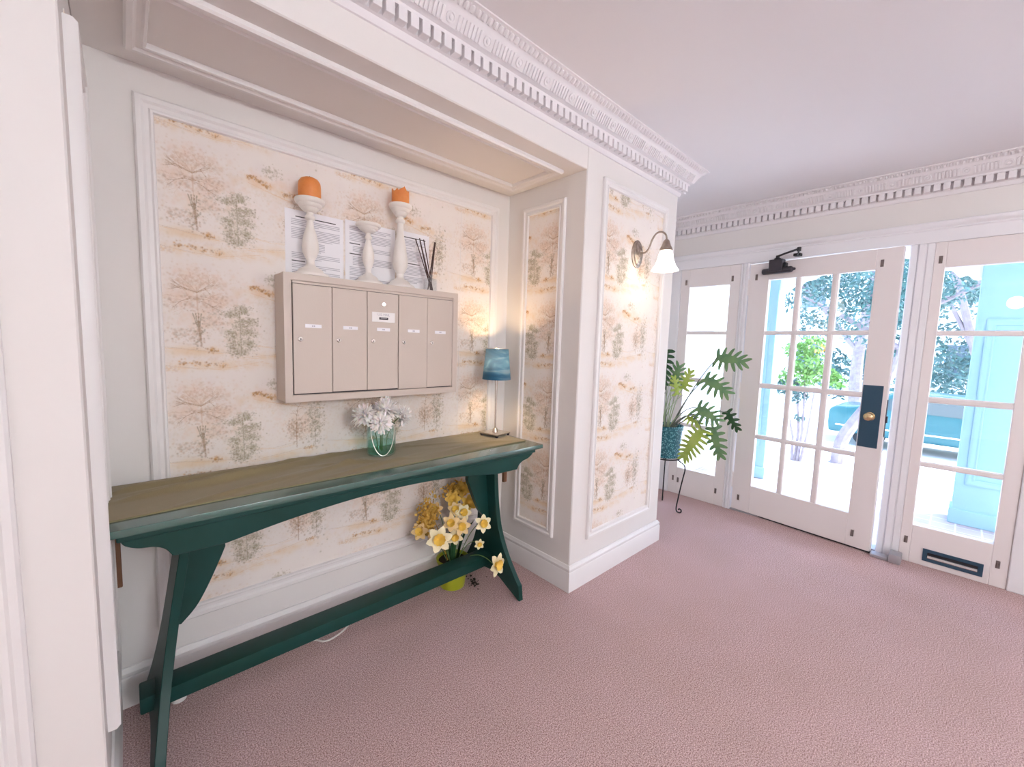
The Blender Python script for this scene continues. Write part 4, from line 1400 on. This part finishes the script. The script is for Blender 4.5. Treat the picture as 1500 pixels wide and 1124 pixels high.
# crumbs of soil and the lamp cord on the carpet
m = MB()
rng = random.Random(9)
for k in range(46):
    x, y = -0.365 + rng.gauss(0, 0.028), 0.415 + rng.gauss(0, 0.030)
    s = rng.uniform(0.003, 0.008)
    if math.hypot(x - PP[0], y - PP[1]) < 0.082:
        continue
    m.lathe([(s, 0), (s * 0.8, s * 0.5), (0, s * 0.8)], 5, (x, y, 0.0))
o = m.build('soil_crumbs', M['soil'], smooth=0)
o['kind'] = 'stuff'
tag(o, 'dark soil crumbs spilt on the carpet beside the lime green pot', 'soil')
tag(MB().tube(smooth_poly([(-1.60, 0.52, 0.004), (-1.45, 0.565, 0.004), (-1.33, 0.555, 0.004), (-1.225, 0.510, 0.004), (-1.190, 0.470, 0.004), (-1.150, 0.465, 0.004), (-1.085, 0.490, 0.004), (-0.990, 0.560, 0.004), (-0.84, 0.568, 0.004), (-0.68, 0.548, 0.004), (-0.58, 0.568, 0.004), (-0.40, 0.572, 0.004)], 5), 0.004, 8).build('extension_cord', M['cord']),
    'thin white extension cord on the carpet beneath the table stretcher', 'cord')
tag(MB().tube(smooth_poly([(-0.165, 0.5935, 0.865), (-0.157, 0.5925, 0.84), (-0.180, 0.592, 0.68), (-0.21, 0.575, 0.55), (-0.215, 0.572, 0.30), (-0.20, 0.572, 0.010)], 5), 0.0022, 6).build('lamp_cord', M['cord']),
    'thin lamp cord hanging behind the right end of the green table', 'cord')
o = MB().lathe([(0.017, 0), (0.019, 0.004), (0.019, 0.028), (0.013, 0.038), (0, 0.040)], 18, sx=1.2, sy=0.8).build('plug_adapter', M['plastic'])
o.location = (-1.712, 0.500, 0.0)
tag(o, 'small rounded white plug adapter on the carpet behind the left table leg', 'plug')

# ------------------------------------------------------------------ philodendron on an iron stand
ST = (1.640, 0.290, 0.0)
sd = thing('plant_stand', 'black wrought iron plant stand with curled foot beside the left sidelight', 'plant stand', ST)
ringpts = [(0.135 * math.cos(a), 0.135 * math.sin(a), 0.462) for a in [2 * PI * k / 32 for k in range(33)]]
MB().tube(ringpts, 0.006, 8).build('top_ring', M['black'], sd)
for k in range(2):
    a = k * PI / 2 + 0.4
    MB().tube([(-0.135 * math.cos(a), -0.135 * math.sin(a), 0.460), (0.135 * math.cos(a), 0.135 * math.sin(a), 0.460)], 0.005, 6).build('cross_bar', M['black'], sd)


def stand_leg():
    p = [(0.125, 0, 0.462), (0.150, 0, 0.448), (0.190, 0, 0.425), (0.200, 0, 0.390), (0.190, 0, 0.330), (0.170, 0, 0.220), (0.152, 0, 0.100), (0.144, 0, 0.040), (0.150, 0, 0.012), (0.172, 0, 0.0065), (0.190, 0, 0.016), (0.190, 0, 0.034), (0.174, 0, 0.040), (0.166, 0, 0.030)]
    return MB().tube(smooth_poly(p, 4), 0.0055, 8).build('leg', M['black'], sd)


lg = stand_leg()
lg.rotation_euler = (0, 0, math.radians(-96))
for a in (24, 144):
    c = copy_of(lg, sd)
    c.rotation_euler = (0, 0, math.radians(a))

PZ = 0.469
pt = thing('philodendron_pot', 'leafy philodendron in a teal glazed pot on the iron stand by the window', 'potted plant', (ST[0], ST[1], PZ))
MB().lathe([(0.118, 0), (0.130, 0.004), (0.132, 0.018), (0.122, 0.024), (0.120, 0.030), (0.124, 0.06), (0.132, 0.235), (0.140, 0.240), (0.142, 0.270), (0.136, 0.276), (0.126, 0.272), (0.122, 0.245), (0, 0.245)], 32).build('pot', M['pot'], pt)
MB().lathe([(0.122, 0.246), (0.06, 0.254), (0, 0.252)], 20).build('soil', M['soil'], pt)


def lobed_leaf(L, W, n, material, fingers=0.55):
    """philodendron blade: midrib strip with long finger lobes, tip along +x, face up +z"""
    m = MB()
    def mid(t):
        return Vector((t * L, 0, 0.10 * L * math.sin(t * 2.2) - 0.12 * L * t * t))
    for i in range(10):
        t0, t1 = i / 10, (i + 1) / 10
        w0, w1 = 0.36 * W * (1 - t0) ** 0.6 * min(1, 0.45 + 2.2 * t0) + 0.01 * W, 0.36 * W * (1 - t1) ** 0.6 * min(1, 0.45 + 2.2 * t1) + 0.01 * W
        a, b = mid(t0), mid(t1)
        m.add([a + Vector((0, -w0, 0.0)), a, a + Vector((0, w0, 0.0)), b + Vector((0, -w1, 0)), b, b + Vector((0, w1, 0))], [(0, 1, 4, 3), (1, 2, 5, 4)])
    for sgn in (-1, 1):
        for k in range(n):
            t = 0.02 + 0.88 * k / (n - 1)
            ln = W * (0.62 + 0.38 * math.sin(PI * (0.15 + 0.75 * (1 - t)))) * (1 - 0.45 * t)
            ang = math.radians(118 - 88 * t)
            d = Vector((math.cos(ang), sgn * math.sin(ang), -0.10))
            nrm = Vector((-sgn * d.y, sgn * d.x, 0)).normalized() if True else None
            p0 = mid(t)
            wf = L * fingers / n * 0.88
            pts = []
            for q, ww in ((0.0, 1.0), (0.35, 0.85), (0.7, 0.75), (0.92, 0.45), (1.0, 0.05)):
                c = p0 + d * ln * q + Vector((0.05 * L * q * q, 0, -0.16 * ln * q * q))
                pts.append((c - nrm * wf * ww, c + nrm * wf * ww))
            for (a, b), (c, e) in zip(pts, pts[1:]):
                m.add([a, b, e, c], [(0, 1, 2, 3)])
    return m


def leaf(tip_dir, base, L, W, n, material, petiole_mat, roll=0.0, ctrl=None, pr=0.005):
    """leaf blade whose stalk end is at base; tip_dir is the direction from stalk to tip, all relative to the room"""
    b = Vector(base) - Vector((ST[0], ST[1], PZ))
    x = Vector(tip_dir).normalized()
    tocam = (CAMV - Vector(base)).normalized()
    z = (tocam + Vector((0, 0, 0.6))).normalized()
    z = (z - x * z.dot(x)).normalized()
    y = z.cross(x)
    R = Matrix((x, y, z)).transposed().to_4x4()
    root = Vector((b.x * 0.12, b.y * 0.12, 0.25))
    c = Vector(ctrl) - Vector((ST[0], ST[1], PZ)) if ctrl else root.lerp(b, 0.5) + Vector((0, 0, 0.12))
    st = MB().tube(bez(root, c, b, 10), [pr * (1 - 0.04 * i) for i in range(11)], 8).build('petiole', petiole_mat, pt)
    o = lobed_leaf(L, W, n, material).build('leaf_blade', material, st, smooth=70)
    o.matrix_local = Matrix.Translation(b) @ R @ Matrix.Rotation(roll, 4, 'X')
    return o


# (tip direction, stalk end, length, width, lobes per side)
leaf((0.0, -0.75, -0.10), (1.70, -0.075, 1.345), 0.20, 0.125, 6, M['leafmid'], M['petioledark'], 0.3)
leaf((0.0, -0.8, -0.45), (1.68, 0.000, 1.165), 0.20, 0.125, 6, M['leafmid'], M['petioledark'], 0.1)
leaf((0.0, -0.8, -0.40), (1.62, 0.020, 0.925), 0.18, 0.125, 6, M['leafmid'], M['petioledark'], 0.2)
leaf((0.0, 0.50, -0.95), (1.56, -0.045, 0.760), 0.30, 0.125, 9, M['leaflime'], M['petioledark'], 0.0, (1.60, 0.05, 0.98))
leaf((0.02, -0.30, -0.95), (1.60, -0.120, 0.775), 0.22, 0.10, 6, M['leafmid'], M['petioledark'], 0.5, (1.62, 0.02, 1.0))
leaf((0.0, -0.55, -0.80), (1.74, -0.165, 0.905), 0.15, 0.07, 5, M['leafdark'], M['petioledark'], 0.6, (1.70, 0.05, 0.92))
leaf((0.1, 0.15, -0.95), (1.62, 0.320, 1.385), 0.40, 0.10, 10, M['leafdark'], M['petioledark'], 0.5, (1.66, 0.33, 1.1))
leaf((0.0, -0.3, 0.9), (1.69, 0.185, 1.075), 0.15, 0.08, 5, M['leaflime'], M['petiole'], 0.0)
leaf((0.0, 0.2, 0.8), (1.68, 0.235, 1.02), 0.14, 0.07, 5, M['leaflime'], M['petiole'], 0.4)
leaf((0.0, -0.8, -0.3), (1.62, 0.10, 0.835), 0.11, 0.07, 5, M['leaflime'], M['petiole'], 0.2)
leaf((-0.3, -0.1, 0.6), (1.52, 0.36, 1.12), 0.20, 0.12, 6, M['leafmid'], M['petiole'], 0.2)
leaf((0.1, -0.2, 0.8), (1.80, 0.34, 1.08), 0.18, 0.12, 6, M['leafmid'], M['petiole'], 0.2)
for tx, ty, tz in ((1.66, 0.215, 1.09), (1.63, 0.245, 1.13), (1.60, 0.27, 1.12), (1.69, 0.16, 1.03)):
    b = Vector((tx - ST[0], ty - ST[1], tz - PZ))
    MB().tube(bez((b.x * 0.1, 0.02, 0.25), (b.x * 0.4, 0.03, 0.45), b, 8), [0.0045 - 0.0004 * i for i in range(9)], 6).build('petiole', M['petiole'], pt)

# ------------------------------------------------------------------ the porch and the street beyond
struct(MB().box(XD + 0.12, 3.62, -4.0, 3.0, -0.16, -0.02).build('floor_porch', M['tile'], smooth=0))
struct(MB().add([(3.62, -14, -0.10), (12.0, -14, -0.95), (12.0, 14, -0.95), (3.62, 14, -0.10), (3.62, -14, -0.25), (12.0, -14, -1.2), (12.0, 14, -1.2), (3.62, 14, -0.25)],
                [(0, 1, 2, 3), (4, 7, 6, 5), (0, 4, 5, 1), (1, 5, 6, 2), (2, 6, 7, 3), (3, 7, 4, 0)]).build('ground_front_path', M['concrete'], smooth=0))
struct(MB().box(12.0, 40.0, -40, 40, -1.2, -0.96).build('ground_street', M['concrete'], smooth=0))
struct(MB().box(XD + 0.12, 3.70, -4.0, 3.0, 2.62, 2.78).build('roof_porch', M['stucco'], smooth=0))
struct(MB().box(XD + 0.10, XD + 0.16, -9, 9, CZ + 0.08, 6.5).build('wall_facade_above', M['stucco'], smooth=0))
struct(MB().box(XD + 0.12, XD + 0.20, -9, -1.90, -0.02, 2.62).build('wall_facade_right', M['stucco'], smooth=0))
struct(MB().box(XD + 0.12, XD + 0.20, 0.66, 9, -0.02, 2.62).build('wall_facade_left', M['stucco'], smooth=0))


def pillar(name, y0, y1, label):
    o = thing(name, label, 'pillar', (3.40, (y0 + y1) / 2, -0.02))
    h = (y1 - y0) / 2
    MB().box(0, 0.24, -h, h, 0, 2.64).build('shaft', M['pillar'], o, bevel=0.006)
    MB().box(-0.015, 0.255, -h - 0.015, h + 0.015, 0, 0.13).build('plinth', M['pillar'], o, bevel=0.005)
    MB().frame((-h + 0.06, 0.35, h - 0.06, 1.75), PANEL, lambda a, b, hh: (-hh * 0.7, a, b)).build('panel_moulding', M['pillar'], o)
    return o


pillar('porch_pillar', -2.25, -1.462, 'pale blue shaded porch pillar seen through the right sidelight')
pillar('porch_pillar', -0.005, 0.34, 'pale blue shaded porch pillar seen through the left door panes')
# panelled side wall of the porch
sw = struct(MB().box(XD + 0.20, 4.40, 0.64, 0.80, -0.02, 2.62).build('wall_porch_side', M['stucco'], smooth=0))
struct(MB().frame((2.64, 0.30, 3.95, 1.46), [(a * 1.3, h * 1.6) for a, h in PANEL], lambda a, b, h: (a, 0.64 - h, b)).build('trim_porch_panel', M['stucco']))
# arched head with scalloped brackets
pts = [(-1.47, 2.64), (0.0, 2.64)] + smooth_poly([(0.0, 2.07), (-0.05, 2.08), (-0.09, 2.12), (-0.14, 2.11), (-0.19, 2.17), (-0.28, 2.19), (-0.45, 2.30), (-0.735, 2.36), (-1.02, 2.30), (-1.19, 2.19), (-1.28, 2.17), (-1.33, 2.11), (-1.38, 2.12), (-1.42, 2.08), (-1.47, 2.07)], 3)
ah = MB().prism(pts, 'x', 3.42, 3.62)
struct(ah.build('trim_porch_arch', M['stucco'], smooth=0))


def foliage(name, parent, off, blobs, n, size, material, seed):
    rng = np.random.default_rng(seed)
    vs = np.empty((n * 4, 3))
    bl = np.array(blobs)
    w = bl[:, 3] ** 2
    idx = rng.choice(len(bl), n, p=w / w.sum())
    d = rng.normal(size=(n, 3))
    d /= np.linalg.norm(d, axis=1)[:, None]
    rad = rng.uniform(0.35, 1.0, n) ** 0.6
    c = bl[idx, :3] + d * (bl[idx, 3] * rad)[:, None] * np.array([1, 1, 0.8])
    a = rng.normal(size=(n, 3))
    a /= np.linalg.norm(a, axis=1)[:, None]
    b = np.cross(a, rng.normal(size=(n, 3)))
    b /= np.linalg.norm(b, axis=1)[:, None]
    s = size * rng.uniform(0.6, 1.3, n)[:, None]
    vs[0::4] = c - a * s
    vs[1::4] = c + b * s * 0.45
    vs[2::4] = c + a * s
    vs[3::4] = c - b * s * 0.45
    me = bpy.data.meshes.new(name)
    vs -= np.array(off)
    me.from_pydata(vs.tolist(), [], np.arange(n * 4).reshape(n, 4).tolist())
    me.materials.append(material)
    o = bpy.data.objects.new(name, me)
    C.objects.link(o)
    o.parent = parent
    o['kind'] = 'stuff'
    return o


def tree(label, base, trunk, branches, blobs, n, size, material, seed, r=0.16):
    t = thing('tree', label, 'tree', base, 0, 'trees in front of the entrance')
    rel = [Vector(p) - Vector(base) for p in trunk]
    k = len(rel)
    MB().tube([tuple(p) for p in smooth_poly([tuple(p) for p in rel], 4)], [r * (1.7 if i == 0 else 1.0) * (1 - 0.55 * i / (4 * (k - 1))) for i in range(4 * (k - 1) + 1)], 10).build('trunk', M['bark'], t)
    for q in branches:
        MB().tube([tuple(Vector(p) - Vector(base)) for p in q], [r * 0.42, r * 0.3, r * 0.14][:len(q)], 7).build('branch', M['bark'], t)
    foliage('foliage', t, base, blobs, n, size, material, seed)
    return t


tree('grey trunked tree curving up behind the right column of door panes', (7.0, -0.12, -0.50),
     [(7.0, -0.12, -0.50), (7.0, -0.15, -0.05), (7.0, -0.28, 0.28), (7.0, -0.41, 0.55), (7.0, -0.58, 0.90), (7.05, -0.74, 1.4), (7.1, -0.80, 2.4)],
     [[(7.05, -0.76, 1.5), (7.0, 0.1, 2.1), (7.0, 0.6, 2.4)], [(7.05, -0.75, 1.6), (7.1, -1.1, 2.2), (7.2, -1.7, 2.6)]],
     [(7.2, -0.25, 2.0, 0.55), (7.3, 0.35, 2.25, 0.5), (7.1, -0.75, 2.3, 0.6), (7.4, -1.3, 2.7, 0.7), (7.3, -0.3, 2.9, 0.8), (7.2, -0.62, 1.55, 0.32), (7.3, 0.45, 1.85, 0.30)], 5200, 0.040, M['treeleaf'], 1, 0.11)
tree('leaning multi-stemmed tree seen in the top pane of the right sidelight', (9.0, -1.9, -0.70),
     [(9.0, -1.9, -0.70), (9.0, -1.75, 0.6), (9.0, -1.5, 1.7), (9.0, -1.1, 3.2)],
     [[(9.0, -1.62, 1.2), (9.0, -1.65, 2.2), (9.0, -1.3, 3.3)], [(9.0, -1.55, 1.5), (9.05, -1.2, 2.3), (9.1, -0.8, 3.2)], [(9.0, -1.7, 0.9), (8.95, -1.9, 2.0), (8.9, -1.8, 3.2)]],
     [(9.2, -1.4, 1.15, 0.5), (9.3, -1.9, 1.3, 0.6), (9.3, -0.9, 1.2, 0.5), (9.4, -1.5, 3.3, 0.8), (9.5, -2.6, 2.4, 1.0), (9.3, -1.2, 1.75, 0.4)], 5200, 0.046, M['treeleaf'], 2, 0.10)
tree('large tree across the street behind the door panes', (17.0, 1.0, -0.96),
     [(17.0, 1.0, -0.96), (17.0, 1.1, 1.0), (17.1, 1.0, 3.0), (17.0, 0.8, 5.0)], [[(17, 1.1, 1.5), (17, 2.2, 3.0), (17, 3.0, 4.0)]],
     [(17.2, 0.6, 4.3, 1.5), (17.4, 2.2, 4.6, 1.5), (17.2, -1.0, 4.4, 1.5), (17.3, -2.4, 3.6, 1.6), (17.3, 3.6, 4.2, 1.5), (17.3, -0.2, 3.0, 0.9)], 6500, 0.10, M['treeleaf'], 3, 0.22)

# flowering shrub in front of the pillar
sb = thing('flowering_shrub', 'bright green flowering shrub on thin stems behind the middle door panes', 'shrub', (6.2, 0.28, -0.36))
for k, (dx, dy, h) in enumerate(((0.0, 0.0, 1.4), (0.05, 0.12, 1.3), (-0.03, -0.15, 1.2), (0.0, 0.25, 1.0))):
    MB().tube([(dx * 0.3, dy * 0.3, 0), (dx * 0.6, dy * 0.5 - 0.03, h * 0.4), (dx, dy, h)], [0.025, 0.02, 0.012], 7).build('stem', M['bark'], sb)
foliage('foliage', sb, (6.2, 0.28, -0.36), [(6.2, 0.25, 1.25, 0.24), (6.2, 0.05, 1.05, 0.22), (6.25, 0.42, 1.0, 0.26), (6.2, 0.22, 1.52, 0.20), (6.2, 0.48, 1.45, 0.16), (6.2, -0.12, 0.98, 0.14)], 1500, 0.040, M['shrubleaf'], 8)
foliage('lower_foliage', sb, (6.2, 0.28, -0.36), [(6.2, 0.35, 0.72, 0.16), (6.2, 0.5, 0.85, 0.2), (6.2, 0.3, 0.35, 0.08)], 420, 0.036, M['treeleaf'], 9)
foliage('blossoms', sb, (6.2, 0.28, -0.36), [(6.15, 0.02, 1.25, 0.10), (6.15, 0.15, 1.5, 0.14)], 24, 0.035, M['bloom'], 10)
hd = thing('clipped_hedge', 'dark green hedge along the far side of the path beside the parked car', 'hedge', (20.5, -3.0, -0.96))
foliage('foliage', hd, (20.5, -3.0, -0.96), [(20.5, -6 + 0.8 * k, 0.2 + 0.9 * (k % 2), 0.9) for k in range(12)], 3000, 0.12, M['treeleaf'], 12)

# parked car
cr = thing('parked_car', 'teal parked car in the street seen through the glass panes', 'car', (12.9, -1.35, -0.96))
side = smooth_poly([(-2.25, 0.30), (-2.28, 0.55), (-2.20, 0.78), (-1.45, 0.92), (-1.10, 0.97), (-0.55, 1.36), (0.15, 1.45), (1.05, 1.42), (1.62, 1.05), (2.18, 0.98), (2.28, 0.72), (2.25, 0.32)], 3)
cm = MB().prism(side, 'x', -0.85, 0.85)
cm.build('body', M['carpaint'], cr, bevel=0.05, seg=2, smooth=40)
win = [(-0.95, 0.98), (-0.50, 1.30), (0.15, 1.385), (0.98, 1.36), (1.42, 1.03)]
MB().prism(win, 'x', -0.862, 0.862).build('window_glass', M['carglass'], cr, smooth=0)
for y in (-1.45, 1.42):
    for x in (-0.80, 0.62):
        w = MB().lathe([(0.20, -0.01), (0.32, 0.0), (0.33, 0.04), (0.33, 0.15), (0.32, 0.19), (0.20, 0.20)], 22)
        w.v = [(x + c, y + a, 0.33 + b) for a, b, c in w.v]
        w.build('wheel', M['rubber'], cr)
MB().box(-0.868, -0.85, -2.1, 2.1, 0.50, 0.535).build('side_moulding', M['chrome'], cr)

# pale house across the street
hs = thing('far_house', 'pale stucco house across the street behind the trees', 'house', (24.0, 0.0, -0.96))
MB().box(0, 6, -12, 12, 0, 7.5).build('house_wall', M['house'], hs, smooth=0)
MB().prism([(-0.5, 7.5), (6.5, 7.5), (3.0, 9.2)], 'y', -12.3, 12.3).build('roof', M['bark'], hs, smooth=0)
for k in range(8):
    y = -9.5 + 2.7 * k
    for z in (1.4, 4.6):
        w = MB().box(-0.06, 0.02, y - 0.6, y + 0.6, z, z + 1.6).build('window', M['stucco'], hs, smooth=0)
        MB().box(-0.08, -0.05, y - 0.5, y + 0.5, z + 0.1, z + 1.5).build('pane', M['farglass'], w, smooth=0)
